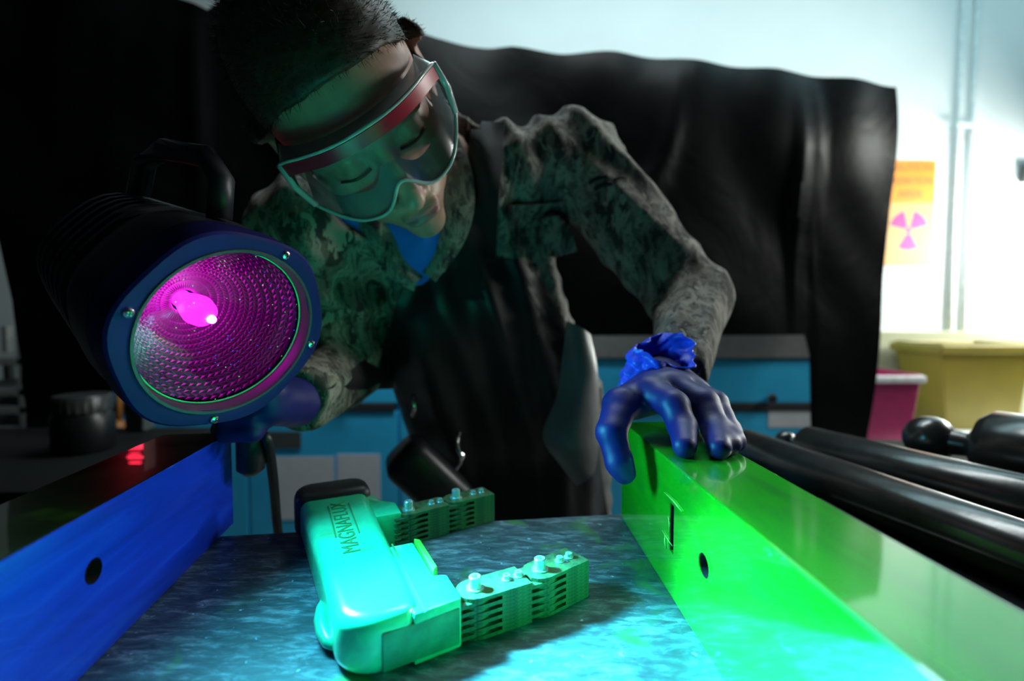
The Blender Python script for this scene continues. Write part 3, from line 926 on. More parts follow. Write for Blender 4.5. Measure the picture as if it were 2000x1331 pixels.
ln = 0.005 + 0.008 * np.clip((base[:, 2] - 0.03) / 0.07, 0, 1) * RNG.rand(9000)
side = np.cross(dirn, RNG.normal(size=(9000, 3))); side /= np.linalg.norm(side, axis=1)[:, None]
vv = np.stack([base - side * 0.00025, base + side * 0.00025, base + dirn * ln[:, None]], 1).reshape(-1, 3)
st = np_mesh('hair_strands', vv, np.arange(27000).reshape(-1, 3), 'hair', person, False); st.matrix_world = HM
tag(st, kind='stuff')

# ---- clothing (world space)
def in_person(o):
    o.parent = person
    o.matrix_parent_inverse = Matrix.Translation((0.0, -0.9, 0.0))
    return o
def torso(P, g=0.0):
    d = d_cap(P, SHL, SHR, 0.066 + g, 0.064 + g)
    d = smin(d, d_cap(P, NECK, CHEST, 0.085 + g, 0.115 + g), 0.06)
    ax = (SHL - SHR).normalized()
    for s in (-1, 1):
        d = smin(d, d_cap(P, CHEST + ax * 0.065 * s, WAIST + Vector((0.07 * s, 0, 0)), 0.095 + g, 0.095 + g), 0.05)
        d = smin(d, d_cap(P, WAIST + Vector((0.07 * s, 0, 0)), HIP + Vector((0.075 * s, 0, 0)), 0.095 + g, 0.105 + g), 0.04)
    return d
def jacket_field(P):
    d = torso(P)
    arm = smin(d_cap(P, SHL, ELL, 0.066, 0.050), d_cap(P, ELL, WRL, 0.050, 0.030), 0.02)
    arm2 = smin(d_cap(P, SHR, ELR, 0.062, 0.050), d_cap(P, ELR, WRR, 0.048, 0.034), 0.02)
    arms = np.minimum(arm, arm2)
    a_ = (ELL - SHL).normalized(); p_ = Vector((a_.z, 0.25, -a_.x))
    tt = np.clip((P - A3(SHL)) @ A3(a_) / (ELL - SHL).length, 0, 1.3)
    wr = (0.0075 * ridges(P, p_ + a_ * 0.25, 0.085, 3, 0.55) * np.clip(1.2 - tt, 0.15, 1)
          + 0.0060 * ridges(P, a_ + Vector((0.35, 0, 0.5)), 0.080, 8, 0.7) * np.clip(tt - 0.3, 0, 1) + 0.0015 * waves(P, 80, 21, 5))
    wt = 0.010 * ridges(P, Vector((0.9, 0.2, 0.30)), 0.110, 14, 1.0) + 0.004 * ridges(P, Vector((0.5, 0.1, -0.8)), 0.08, 15, 1.2) + 0.002 * waves(P, 70, 33, 5)
    d = smin(d - wt * 0.85, arms - wr, 0.022)
    # opening at the throat
    a = A3(spot(745, 395, 0.62)); b_ = A3(spot(872, 380, 0.62)); c = A3(spot(812, 528, 0.62))
    x, z, y = P[:, 0], P[:, 2], P[:, 1]
    def side_(p, q): return (x - p[0]) * (q[2] - p[2]) - (z - p[2]) * (q[0] - p[0])
    def dist(p, q): return side_(p, q) / math.hypot(q[0] - p[0], q[2] - p[2])
    w = np.maximum(dist(a, c), dist(c, b_))
    w = np.maximum(w, y - (NECK.y - 0.01))
    hole = np.maximum(w, z - 1.45)
    d = smax(d, -hole, 0.006)
    # neck hole
    d = smax(d, -d_cap(P, NECK + Vector((0, 0.02, -0.06)), EAR + Vector((0.02, 0.05, -0.02)), 0.062, 0.10), 0.01)
    # hem and cuffs
    d = smax(d, 0.80 - z + 0.008 * waves(P, 30, 4, 3), 0.01)
    for w_, e_ in ((WRL, ELL), (WRR, ELR)):
        n = (w_ - e_).normalized()
        near = np.linalg.norm(P - A3(w_), axis=1) < 0.09
        d = np.where(near, smax(d, (P - A3(w_)) @ A3(n), 0.006), d)
    return d
V3, Q3 = surface(jacket_field, (-0.36, 0.42, 0.78), (0.36, 1.08, 1.46), 0.0056)
jacket = in_person(np_mesh('jacket', V3, Q3, 'camouflage')); tag(jacket, 'grey camouflage jacket with rolled folds')
jbvh = BVHTree.FromPolygons([Vector(v) for v in V3], [tuple(q) for q in Q3])
def shirt_field(P):
    d = smin(torso(P, -0.014), d_cap(P, NECK, spot(815, 470, 0.645), 0.062, 0.058), 0.03)
    d = d - 0.0015 * waves(P, 90, 2, 4)
    d = smax(smax(d, 1.02 - P[:, 2], 0.01), -d_cap(P, NECK, EAR, 0.060, 0.07), 0.01)
    return np.maximum(np.maximum(d, P[:, 0] + 0.085), P[:, 2] - 1.262)
V4, Q4 = surface(shirt_field, (-0.36, 0.5, 1.0), (0.2, 0.95, 1.40), 0.007)
sh = in_person(np_mesh('undershirt', V4, Q4, 'blue_shirt')); tag(sh, 'bright blue undershirt at the open collar')

# collar lapels, thick curved bands
def lapel(pts, w, lift):
    P_ = smooth_path(pts, 6)
    b = bmesh.new(); rows = []
    for i, p in enumerate(P_):
        t = (P_[min(i + 1, len(P_) - 1)] - P_[max(i - 1, 0)]).normalized()
        n = Vector((0.0, -1, 0.1)).normalized(); sdir = t.cross(n).normalized()
        f = i / (len(P_) - 1)
        ww = w * (0.75 + 0.45 * math.sin(PI * min(1, f * 1.1)))
        rows.append([b.verts.new(p + sdir * ww * u + n * (lift * math.cos(u * PI * 0.9) + 0.002 * math.sin(9 * f + 5 * u))) for u in (-0.5, -0.25, 0, 0.25, 0.5)])
    for a, c in zip(rows[:-1], rows[1:]):
        for k in range(4): b.faces.new((a[k], a[k + 1], c[k + 1], c[k]))
    bmesh.ops.recalc_face_normals(b, faces=b.faces[:])
    bmesh.ops.solidify(b, geom=b.faces[:], thickness=0.003)
    return in_person(bm_obj('collar', b, 'camouflage', None, True, 60))
lapel([spot(868, 262, 0.645), spot(890, 330, 0.625), spot(893, 410, 0.612), spot(872, 480, 0.610), spot(835, 540, 0.618)], 0.036, 0.012)
lapel([spot(700, 405, 0.60), spot(728, 445, 0.59), spot(752, 490, 0.594), spot(790, 535, 0.604), spot(818, 556, 0.612)], 0.030, 0.012)

# trousers and boots
def trouser_field(P):
    d = smin(d_cap(P, HIP + Vector((-0.075, 0, -0.02)), Vector((-0.10, 0.93, 0.48)), 0.105, 0.075), d_cap(P, Vector((-0.10, 0.93, 0.48)), Vector((-0.11, 1.0, 0.09)), 0.075, 0.062), 0.03)
    d2 = smin(d_cap(P, HIP + Vector((0.075, 0, -0.02)), Vector((0.13, 0.95, 0.48)), 0.105, 0.075), d_cap(P, Vector((0.13, 0.95, 0.48)), Vector((0.14, 1.02, 0.09)), 0.075, 0.062), 0.03)
    return smin(d, d2, 0.02) - 0.004 * ridges(P, (0.2, 0.1, 1), 0.09, 6)
V5, Q5 = surface(trouser_field, (-0.26, 0.76, 0.04), (0.30, 1.14, 0.98), 0.011)
in_person(np_mesh('trousers', V5, Q5, 'trousers'))
for x, y in ((-0.11, 1.0), (0.14, 1.02)):
    Vb, Qb = surface(lambda P: smax(smin(d_cap(P, (x, y + 0.02, 0.05), (x, y + 0.02, 0.14), 0.052, 0.055), d_cap(P, (x, y, 0.04), (x, y - 0.16, 0.035), 0.05, 0.042), 0.03), 0.0 - P[:, 2], 0.004), (x - 0.09, y - 0.24, -0.02), (x + 0.09, y + 0.10, 0.2), 0.008)
    in_person(np_mesh('boot', Vb, Qb, 'boot_black'))

# apron: bib and skirt laid over the jacket, one strap over the shoulder
def front_y(x, z, off):
    h = jbvh.ray_cast(Vector((x, 0.2, z)), Vector((0, 1, 0)))
    return (h[0].y if h[0] else 0.86) - off
def apron_pt(u, v):
    # v: 0 top of the bib .. 1 bottom of the skirt
    z = 1.178 - v * 0.65
    cx = -0.052 + 0.085 * v
    hw = 0.070 + 0.085 * min(1, v / 0.22) + 0.02 * v
    x = cx + (u - 0.5) * 2 * hw
    zz = max(z, 0.86)
    y = front_y(x, zz, 0.010)
    yy = front_y(cx, zz, 0.010)
    y = min(y, yy + 0.10)
    if z < 0.86: y += (z - 0.86) * 0.05
    return Vector((x, y + 0.004 * math.sin(u * 17 + v * 5), z))
apron = in_person(sheet('apron', apron_pt, 26, 34, 'apron_black', None, 0.003)); tag(apron, 'black work apron over the jacket')
def strap_pt(u, v):
    p0, p1 = spot(947, 262, 0.69), spot(915, 585, 0.62)
    p = p0.lerp(p1, v)
    x = p.x + (u - 0.5) * 0.056
    h = jbvh.ray_cast(Vector((x, 0.2, p.z)), Vector((0, 1, 0)))
    y = min(h[0].y if h[0] else 0.72, 0.74) - 0.008
    return Vector((x, y, p.z))
in_person(sheet('apron_strap', strap_pt, 6, 20, 'strap_black', None, 0.003))
# loose flap of the apron curling outward at the person's left side
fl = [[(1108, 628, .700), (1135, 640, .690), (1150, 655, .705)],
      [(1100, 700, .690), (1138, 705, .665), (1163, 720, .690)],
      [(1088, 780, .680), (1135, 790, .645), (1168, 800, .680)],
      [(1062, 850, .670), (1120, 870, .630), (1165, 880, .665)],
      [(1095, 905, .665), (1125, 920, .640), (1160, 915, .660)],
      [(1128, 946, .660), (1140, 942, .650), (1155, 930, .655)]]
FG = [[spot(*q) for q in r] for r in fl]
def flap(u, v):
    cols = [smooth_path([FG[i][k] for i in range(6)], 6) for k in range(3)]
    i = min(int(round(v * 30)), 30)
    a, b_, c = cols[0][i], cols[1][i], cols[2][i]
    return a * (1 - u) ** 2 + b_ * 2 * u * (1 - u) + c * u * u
in_person(sheet('apron_flap', flap, 12, 30, 'apron_vinyl_sheen', None, 0.003))
# tool pouch at the belt with a hanging clip
pm_ = axis_matrix(spot(838, 935, 0.70), (0.55, 0.15, -0.6), (0.6, 0.2, 0.7))
b = bm_box((0.085, 0.07, 0.13), (0, 0, 0), 0.022, 4, mat=pm_)
pouch = in_person(bm_obj('tool_pouch', b, 'black_plastic', None, True, 60)); tag(pouch, 'black rounded tool pouch at the belt')
clip = in_person(bm_obj('belt_clip', bm_tube([spot(897, 845, .645), spot(893, 862, .64), spot(894, 880, .635), spot(903, 892, .635), spot(900, 905, .64), spot(890, 918, .64)], [0.003, .0026, .003, .0035, .0025, .003], 8), 'chrome', None, True))
in_person(bm_obj('belt_clip', bm_tube([spot(808, 770, .70), spot(809, 795, .70), spot(807, 815, .70)], [0.003, .0035, .003], 8), 'chrome', None, True))
# rank patch on the sleeve: a dark star and two chevron stripes
def on_jacket(px, py, lift=0.0015):
    d = ray(px, py).normalized()
    h = jbvh.ray_cast(CAM, d)
    return (h[0] - d * lift) if h[0] else spot(px, py, 0.7)
def stripe(pts, r):
    in_person(bm_obj('rank_stripe', bm_tube([on_jacket(*p) for p in pts], r, 6), 'patch_cloth', None, True))
stripe([(1151, 358), (1160, 351), (1172, 346), (1187, 344)], 0.0028)
stripe([(1161, 370), (1170, 364), (1182, 360), (1195, 358)], 0.0028)
stripe([(1200, 352), (1210, 346), (1222, 346)], 0.0022)
b = bmesh.new(); cst = [on_jacket(1213 + (11 if k % 2 == 0 else 4.5) * math.sin(k * PI / 5), 338 - (11 if k % 2 == 0 else 4.5) * math.cos(k * PI / 5), 0.0025) for k in range(10)]
cv = b.verts.new(on_jacket(1213, 338, 0.0035)); vs = [b.verts.new(p) for p in cst]
for k in range(10): b.faces.new((cv, vs[k], vs[(k + 1) % 10]))
in_person(bm_obj('rank_star', b, 'patch_cloth'))

def pocket_fn(u, v):
    a, b_, c, d = (992, 402), (1098, 392), (1128, 492), (1012, 520)
    x = (a[0] * (1 - u) + b_[0] * u) * (1 - v) + (d[0] * (1 - u) + c[0] * u) * v
    y = (a[1] * (1 - u) + b_[1] * u) * (1 - v) + (d[1] * (1 - u) + c[1] * u) * v
    return on_jacket(x, y, 0.0035)
in_person(sheet('chest_pocket', pocket_fn, 10, 10, 'camouflage', None, 0.003))
def flap_fn(u, v):
    return pocket_fn(u * 1.04 - 0.02, v * 0.36 + 0.03 * math.sin(PI * u) * v) - ray(1060, 450).normalized() * 0.004
in_person(sheet('pocket_flap', flap_fn, 10, 5, 'camouflage', None, 0.003))
# ---- gloves
def hand_field(P, wrist, mcp, fingers, thumb, pr=0.0155):
    d = None
    for m in mcp:
        c = d_cap(P, wrist, m, 0.021, pr)
        d = c if d is None else smin(d, c, 0.012)
    for f, rs in fingers:
        e = None
        for a, b_, ra, rb in zip(f[:-1], f[1:], rs[:-1], rs[1:]):
            c = d_cap(P, a, b_, ra, rb)
            e = c if e is None else smin(e, c, 0.003)
        d = smin(d, e, 0.0045)
    t, rs = thumb
    e = None
    for a, b_, ra, rb in zip(t[:-1], t[1:], rs[:-1], rs[1:]):
        c = d_cap(P, a, b_, ra, rb)
        e = c if e is None else smin(e, c, 0.004)
    d = smin(d, e, 0.008)
    return d - 0.0007 * waves(P, 240, 17, 5) 
BT = T + BH
wl = spot(1285, 742, 0.485)
mc = [spot(1272, 768, 0.420), spot(1312, 758, 0.428), spot(1340, 762, 0.440), spot(1358, 772, 0.452)]
def tip(px, py): 
    p = ground(px, py, BT + 0.0085); return p
fi = [([mc[0], spot(1316, 792, 0.392), spot(1333, 835, 0.378), tip(1337, 872)], (0.0145, 0.0122, 0.0112, 0.0090)),
      ([mc[1], spot(1374, 788, 0.402), spot(1397, 836, 0.382), tip(1405, 875)], (0.0145, 0.0124, 0.0110, 0.0088)),
      ([mc[2], spot(1396, 790, 0.418), spot(1417, 836, 0.398), tip(1424, 868)], (0.0135, 0.0115, 0.0102, 0.0085)),
      ([mc[3], spot(1400, 800, 0.436), spot(1424, 838, 0.420), tip(1436, 862)], (0.0125, 0.0102, 0.0092, 0.0080))]
th = ([spot(1262, 772, 0.455), spot(1212, 792, 0.412), spot(1194, 845, 0.388), spot(1210, 905, 0.378), spot(1219, 924, 0.376)], (0.020, 0.0150, 0.0120, 0.0108, 0.0090))
pts = np.array([tuple(p) for p in mc + [q for f, _ in fi for q in f] + th[0] + [wl]])
V6, Q6 = surface(lambda P: hand_field(P, wl, mc, fi, th), pts.min(0) - 0.035, pts.max(0) + 0.035, 0.0021)
gl = in_person(np_mesh('glove', V6, Q6, 'glove_blue')); tag(gl, 'dark blue rubber glove resting on the green block')
# loose crumpled cuff standing up from the glove, open at the top
c0, c1 = spot(1268, 752, 0.468), spot(1268, 668, 0.458)
def cuff_pt(u, v):
    a = u * 2 * PI
    ax = (c1 - c0).normalized(); sx = Vector((1, 0.1, 0)); sx = (sx - ax * sx.dot(ax)).normalized(); sy = ax.cross(sx)
    r = 0.027 - 0.003 * math.sin(PI * v) + 0.0035 * math.sin(5 * a + 7 * v) * v + 0.0022 * math.sin(11 * a + 19 * v) + 0.002 * math.sin(23 * v + 3 * a)
    tilt = v * 0.016 * (sx.dot(sx) * math.cos(a) * 0.3 - 0.0)
    open_ = Vector((0, 0, -0.020 * max(0, -math.sin(a - 0.6)) * v)) 
    return c0 + (c1 - c0) * v + (sx * math.cos(a) * 1.0 + sy * math.sin(a) * 0.8) * r + ax * tilt + open_ + Vector((0.016 * v * v, 0, 0))
cf = in_person(sheet('glove_cuff', cuff_pt, 56, 26, 'glove_cuff_blue', None, 0.0012)); tag(cf, 'crumpled bright blue glove cuff')
# right hand, closed round the grip of the lamp
gx = (GB - GT).normalized()
wr = WRR
mc2 = [spot(524, 762 + 13 * k, 0.440 + 0.002 * k) for k in range(4)]
fi2 = []
for k in range(4):
    c = GT + gx * (-0.012 + 0.0145 * k)
    fi2.append(([mc2[k], c + Vector((0.014, -0.024, 0)), c + Vector((-0.010, -0.025, -0.001)), c + Vector((-0.024, -0.008, -0.002)), c + Vector((-0.020, 0.010, -0.002))], (0.0105, 0.0095, 0.0090, 0.0085, 0.0075)))
th2 = ([spot(528, 780, 0.455), GT + Vector((0.012, 0.020, 0.016)), GT + Vector((-0.014, 0.020, 0.020)), GT + Vector((-0.026, 0.004, 0.018))], (0.016, 0.013, 0.0115, 0.009))
pts = np.array([tuple(p) for p in mc2 + [q for f, _ in fi2 for q in f] + th2[0] + [wr]])
V7, Q7 = surface(lambda P: hand_field(P, wr, mc2, fi2, th2, 0.014), pts.min(0) - 0.035, pts.max(0) + 0.035, 0.0025)
gl2 = in_person(np_mesh('glove', V7, Q7, 'glove_blue')); tag(gl2, 'dark blue rubber glove closed round the lamp grip')

# ================================================================== GOGGLES (on the face, in head coordinates)
gog = empty('safety_goggles', mat=HM)
tag(gog, 'clear safety goggles with red top band worn over the eyes', 'goggles')
GW = 0.0775
def g_front(ph, z):
    x = GW * math.sin(ph) / math.sin(1.40)
    return Vector((x, 0.1235 - 0.040 * (abs(x) / GW) ** 2.3 - 0.10 * max(0, z - 0.03), z))
def z_top(ph): return 0.058 - 0.010 * (abs(ph) / 1.4) ** 2
def z_bot(ph):
    x = GW * math.sin(ph) / math.sin(1.40)
    return -0.024 + 0.025 * math.exp(-(x / 0.0165) ** 2) + 0.024 * max(0, (abs(x) / GW - 0.55) / 0.45) ** 2
PH = 1.40; NP_ = 56
def strip(name, fa, fb, m, n=NP_, rows=4, thick=0.0015, parent=gog):
    def fn(u, v):
        ph = -PH + 2 * PH * u
        return fa(ph).lerp(fb(ph), v)
    return sheet(name, fn, n, rows, m, parent, thick)
band = 0.0125
strip('lens', lambda p: g_front(p, z_top(p) - band), lambda p: g_front(p, z_bot(p)), 'goggle_lens', rows=14, thick=0)
rb = strip('red_band', lambda p: g_front(p, z_top(p) - 0.0015) + Vector((0, 0.0012, 0)), lambda p: g_front(p, z_top(p) - band) + Vector((0, 0.0012, 0)), 'goggle_red', thick=0.002)
def back(p, z, inset):
    q = g_front(p, z); q.y = min(q.y - 0.012, 0.036 + 0.064 * math.cos(p)); q.x *= inset; return q
strip('top_wall', lambda p: g_front(p, z_top(p)), lambda p: back(p, z_top(p) - 0.003, 0.92), 'goggle_clear')
strip('skirt', lambda p: g_front(p, z_bot(p)), lambda p: back(p, z_bot(p) + 0.013, 0.90), 'goggle_rubber', rows=8)
bm = bm_tube([g_front(-PH + 2 * PH * i / NP_, z_bot(-PH + 2 * PH * i / NP_)) for i in range(NP_ + 1)], 0.0018, 8)
bm_obj('lower_rim', bm, 'goggle_clear', gog, True)
bm = bm_tube([g_front(-PH + 2 * PH * i / NP_, z_top(-PH + 2 * PH * i / NP_)) for i in range(NP_ + 1)], 0.0016, 8)
bm_obj('upper_rim', bm, 'goggle_clear', gog, True)
for s in (-1, 1):
    a, b_ = g_front(s * PH, z_top(PH)), g_front(s * PH, z_bot(PH))
    bm_obj('side_rim', bm_tube([a, (a + b_) / 2 + Vector((s * 0.003, 0, 0)), b_], 0.0030, 8), 'goggle_clear', gog, True)
def strap(u, v):                           # elastic round the back of the head, above the ears
    a = -PI / 2 - 0.62 + (u) * (PI + 1.24)
    ang = a - PI / 2
    x = 0.0885 * math.sin(ang + PI); y = -0.004 + 0.111 * math.cos(ang + PI)
    return Vector((x, y, 0.046 - 0.016 * v))
sheet('strap', lambda u, v: Vector(((0.0905 - 0.010 * abs(math.cos(u * PI)) ** 8) * math.cos(PI + u * PI), -0.006 - 0.110 * math.sin(u * PI) + 0.085 * abs(math.cos(u * PI)) ** 4, 0.018 - 0.015 * v + 0.016 * abs(math.cos(u * PI)) ** 6)), 40, 3, 'strap_black', gog, 0.002)

# ================================================================== ROLLERS ON THE RIGHT
stand = tag(empty('roller_stand', (0.6, 0.5, 0.0)), 'black steel stand carrying the dark rollers beside the green block', 'stand')
b = bm_prism([(0.195, 0.02), (1.25, 0.02), (1.25, 0.86), (0.36, 0.86), (0.195, 0.62)], T - 0.045, T - 0.02, 0.002)
under(bm_obj('tray', b, 'tray_black'), stand)
for x, y in ((0.24, 0.08), (1.2, 0.08), (1.2, 0.8), (0.42, 0.78)):
    under(bm_obj('leg', bm_box((0.05, 0.05, T - 0.045), (x, y, (T - 0.045) / 2), 0.003), 'tray_black'), stand)
def roller(name, a, b_, r, label, m='roller_steel', knob=0.5):
    root = empty(name, a)
    tag(root, label, 'roller', 'dark steel rollers on the stand')
    d = (b_ - a); Ln = d.length; d.normalize()
    mt = axis_matrix(Vector((0, 0, 0)), d)
    pr = [(0, 0.0), (r * 0.8, 0.0), (r, r * 0.25), (r, Ln - r * 0.2), (r * 0.85, Ln), (0, Ln)]
    bm_obj('barrel', bm_lathe(pr, 40, mat=mt), m, root, True, 40)
    k = r * knob
    bc = -r * 0.45 - k
    pr = [(k * math.sin(t), bc - k * math.cos(t)) for t in np.linspace(0, 2.55, 14)] + [(k * 0.5, -r * 0.25), (r * 0.7, 0.002), (0, 0.002)]
    bm_obj('axle_end', bm_lathe(pr, 28, mat=mt), m, root, True, 40)
    return root
zr = T - 0.02
def rolled(p, q, r):
    a, b_ = ground(p[0], p[1], zr + r), ground(q[0], q[1], zr + r)
    return a, a + (b_ - a) * 1.5
a, b_ = rolled((1450, 872), (2000, 1083), 0.027); roller('steel_roller', a, b_, 0.027, 'long dark steel roller lying right beside the green block')
a, b_ = rolled((1568, 870), (2000, 985), 0.030); roller('steel_roller', a, b_, 0.030, 'dark steel roller between the block-side roller and thick roller')
a, b_ = rolled((1915, 874), (2120, 910), 0.050); roller('steel_roller', a, b_, 0.050, 'thick dark roller with a round knob end near yellow bin', knob=0.62)
a = ground(1600, 985, zr + 0.007); b2 = ground(2000, 1212, zr + 0.007)
tag(bm_obj('slide_rail', bm_tube([a, a + (b2 - a) * 1.5], 0.007, 14), 'roller_bright', None, True, 50), 'thin steel rail lying between green block and first roller', 'rail')

# ================================================================== CURTAIN
ctop = [(-60, -16), (60, -6), (130, -30), (320, -14), (375, 8), (412, 26), (436, 2), (520, 5), (640, 36), (790, 64), (850, 78), (960, 94), (1000, 92), (1100, 103), (1200, 106), (1350, 122), (1512, 140), (1530, 143), (1660, 158), (1752, 170)]
def top_at(px):
    for (x0, y0), (x1, y1) in zip(ctop[:-1], ctop[1:]):
        if px <= x1: return y0 + (y1 - y0) * (px - x0) / (x1 - x0)
    return ctop[-1][1]
def cdepth(px): return 1.22 + 0.40 * max(0, px) / 1740
def cnoise(x, z):
    w = 0.5 * math.sin(2.1 * x + 1.0) + 0.4 * math.sin(3.7 * z + 1.9 * x)
    k = 0.014 * math.sin(5.0 * x + 2.2 * w) + 0.008 * math.sin(11.0 * x + 3.0 * z + 3 * w) + 0.014 * math.sin(7.5 * z + 2.0 * x + 2.5 * math.sin(1.7 * x))
    c = abs(math.sin(3.3 * x - 2.2 * z + 1.2 * math.sin(4 * x + 2 * z)))
    return k - 0.020 * math.exp(-(c / 0.16) ** 2) * (0.5 + 0.5 * math.sin(5 * z + x))
def curtain_fn(u, v):
    px = 42 + u * (1752 - 42)
    px -= 95 * max(0.0, 1 - 1.7 * v) * (1 - u) ** 10
    Yc = cdepth(px)
    tp = spot(px, top_at(px), Yc)
    low = 1.045
    if px < 230: low = 0.62 + 0.42 * max(0, (px - 190) / 40.0)
    if px > 1590: low = 1.045 - 0.36 * min(1, (px - 1590) / 14.0)
    z = tp.z + (low - tp.z) * v
    lean = -0.11 * v * max(0, (px - 1500) / 240.0)
    y = Yc + cnoise(tp.x, z) * min(1, 0.25 + 2.5 * v) + 0.010 * math.sin(23 * tp.x + 9 * z + 3 * math.sin(5 * z)) * math.exp(-v * 3) - 0.060 * (1 - math.exp(-v * (4.5 + 1.5 * math.sin(2.3 * tp.x + 0.5))))
    return Vector((tp.x + lean, y, z))
curtain = empty('blackout_curtain', (0.2, 1.5, 0.0))
tag(curtain, 'black plastic blackout curtain hung behind the person', 'curtain')
under(sheet('main_sheet', curtain_fn, 150, 56, 'curtain_sheet', None, 0.003), curtain)
def return_fn(u, v):
    p = curtain_fn(1.0, v)
    w = 0.09 * (1 - 0.62 * v)
    return p + Vector((w * u * 0.8, w * u * 1.1 + 0.006 * math.sin(9 * v + 4 * u), 0))
under(sheet('side_return', return_fn, 6, 40, 'curtain_sheet', None, 0.003), curtain)
rod_pts = [curtain_fn(u, 0.0) + Vector((0, 0.035, -0.03)) for u in np.linspace(0, 1, 24)]
under(bm_obj('rod', bm_tube(rod_pts, 0.008, 10), 'tray_black', None, True), curtain)
for u in (0.03, 0.955):
    p = curtain_fn(u, 0.0)
    under(bm_obj('post', bm_tube([(p.x, p.y + 0.05, 0.0), (p.x, p.y + 0.05, p.z - 0.03)], 0.016, 12), 'tray_black', None, True), curtain)

# ================================================================== CABINET
CY = 1.78
cx0, cx1 = spot(205, 760, CY).x, spot(1602, 760, CY).x
ztop = spot(1000, 643, CY).z; zblue = spot(1000, 700, CY).z
cab = tag(empty('drawer_cabinet', ((cx0 + cx1) / 2, CY + 0.3, 0.0)), 'long light blue workshop cabinet with grey worktop behind the person', 'cabinet')
def box_to(name, x0, x1, y0, y1, z0, z1, m, root, bev=0.003):
    return under(bm_obj(name, bm_box((x1 - x0, y1 - y0, z1 - z0), ((x0 + x1) / 2, (y0 + y1) / 2, (z0 + z1) / 2), bev), m), root)
box_to('carcass', cx0, cx1, CY + 0.018, WALL_Y - 0.01, 0.0, zblue, 'cabinet_blue', cab)
box_to('worktop', cx0 - 0.02, cx1 + 0.02, CY - 0.01, WALL_Y - 0.01, zblue, ztop, 'worktop_grey', cab)
zr1 = spot(1000, 788, CY).z; zr2 = spot(1000, 803, CY).z; zb1 = spot(1000, 1150, CY).z
xs = [cx0, spot(480, 750, CY).x, spot(778, 750, CY).x, spot(1060, 750, CY).x, spot(1330, 750, CY).x, cx1]
knob_me = mesh_of(bm_lathe([(0, 0.03), (0.014, 0.028), (0.018, 0.02), (0.012, 0.01), (0.008, 0)], 20, mat=Matrix.Rotation(PI / 2, 4, 'X')), 'black_plastic', 'knob')
for i in range(5):
    a, c = xs[i] + 0.004, xs[i + 1] - 0.004
    dr = box_to('drawer', a, c, CY, CY + 0.02, zr1, zblue - 0.006, 'cabinet_blue', cab)
    k = link('knob', knob_me, None, dr); k.location = (a + (c - a) * 0.64, CY, (zr1 + zr2) / 2 + 0.035)
    box_to('pull_rail', a + 0.01, c - 0.01, CY - 0.006, CY + 0.016, zr2, zr1, 'dark_gap', cab, 0.002)
    dd = box_to('door', a, c, CY, CY + 0.02, 0.12, zr2 - 0.003, 'cabinet_blue', cab)
    lx = a + (c - a) * 0.13
    lh = box_to('label_holder', lx, lx + 0.125, CY - 0.005, CY + 0.001, spot(0, 876, CY).z, spot(0, 843, CY).z, 'fixture_dark', cab, 0.001)
box_to('plinth', cx0 + 0.02, cx1 - 0.02, CY + 0.03, WALL_Y - 0.03, 0.0, 0.11, 'dark_gap', cab)
for (x0, x1, y0, y1), lab in (((532, 652, 893, 1016), 'pale paper sheet taped low on the blue cabinet, nearer the lamp cord'), ((660, 742, 888, 1000), 'pale paper sheet taped low on the blue cabinet, nearer the person')):
    p, q = spot(x0, y1, CY - 0.003), spot(x1, y0, CY - 0.003)
    bm = bm_box((q.x - p.x, 0.002, q.z - p.z), ((p.x + q.x) / 2, CY - 0.0015, (p.z + q.z) / 2))
    o = bm_obj('paper_sheet', bm, 'paper_white'); tag(o, lab, 'paper', 'papers on the cabinet')
p, q = spot(1500, 835, CY), spot(1590, 798, CY)
tag(bm_obj('pale_panel', bm_box((q.x - p.x, 0.002, q.z - p.z), ((p.x + q.x) / 2, CY - 0.0015, (p.z + q.z) / 2)), 'paper_white'), 'pale flat panel on the blue cabinet beside the curtain foot', 'card')
# orange handled brush hanging on the cabinet end
brush = tag(empty('hanging_brush', spot(233, 850, CY - 0.02)), 'thin orange handled brush hanging on the blue cabinet end', 'brush')
under(bm_obj('handle', bm_tube([spot(234, 715, CY - 0.026), spot(233, 790, CY - 0.026), spot(232, 830, CY - 0.026)], 0.010, 10), 'orange_wood', None, True), brush)
under(bm_obj('head', bm_tube([spot(232, 822, CY - 0.045), spot(231, 842, CY - 0.045), spot(231, 866, CY - 0.045)], [0.014, 0.028, 0.022], 12), 'orange_wood', None, True), brush)
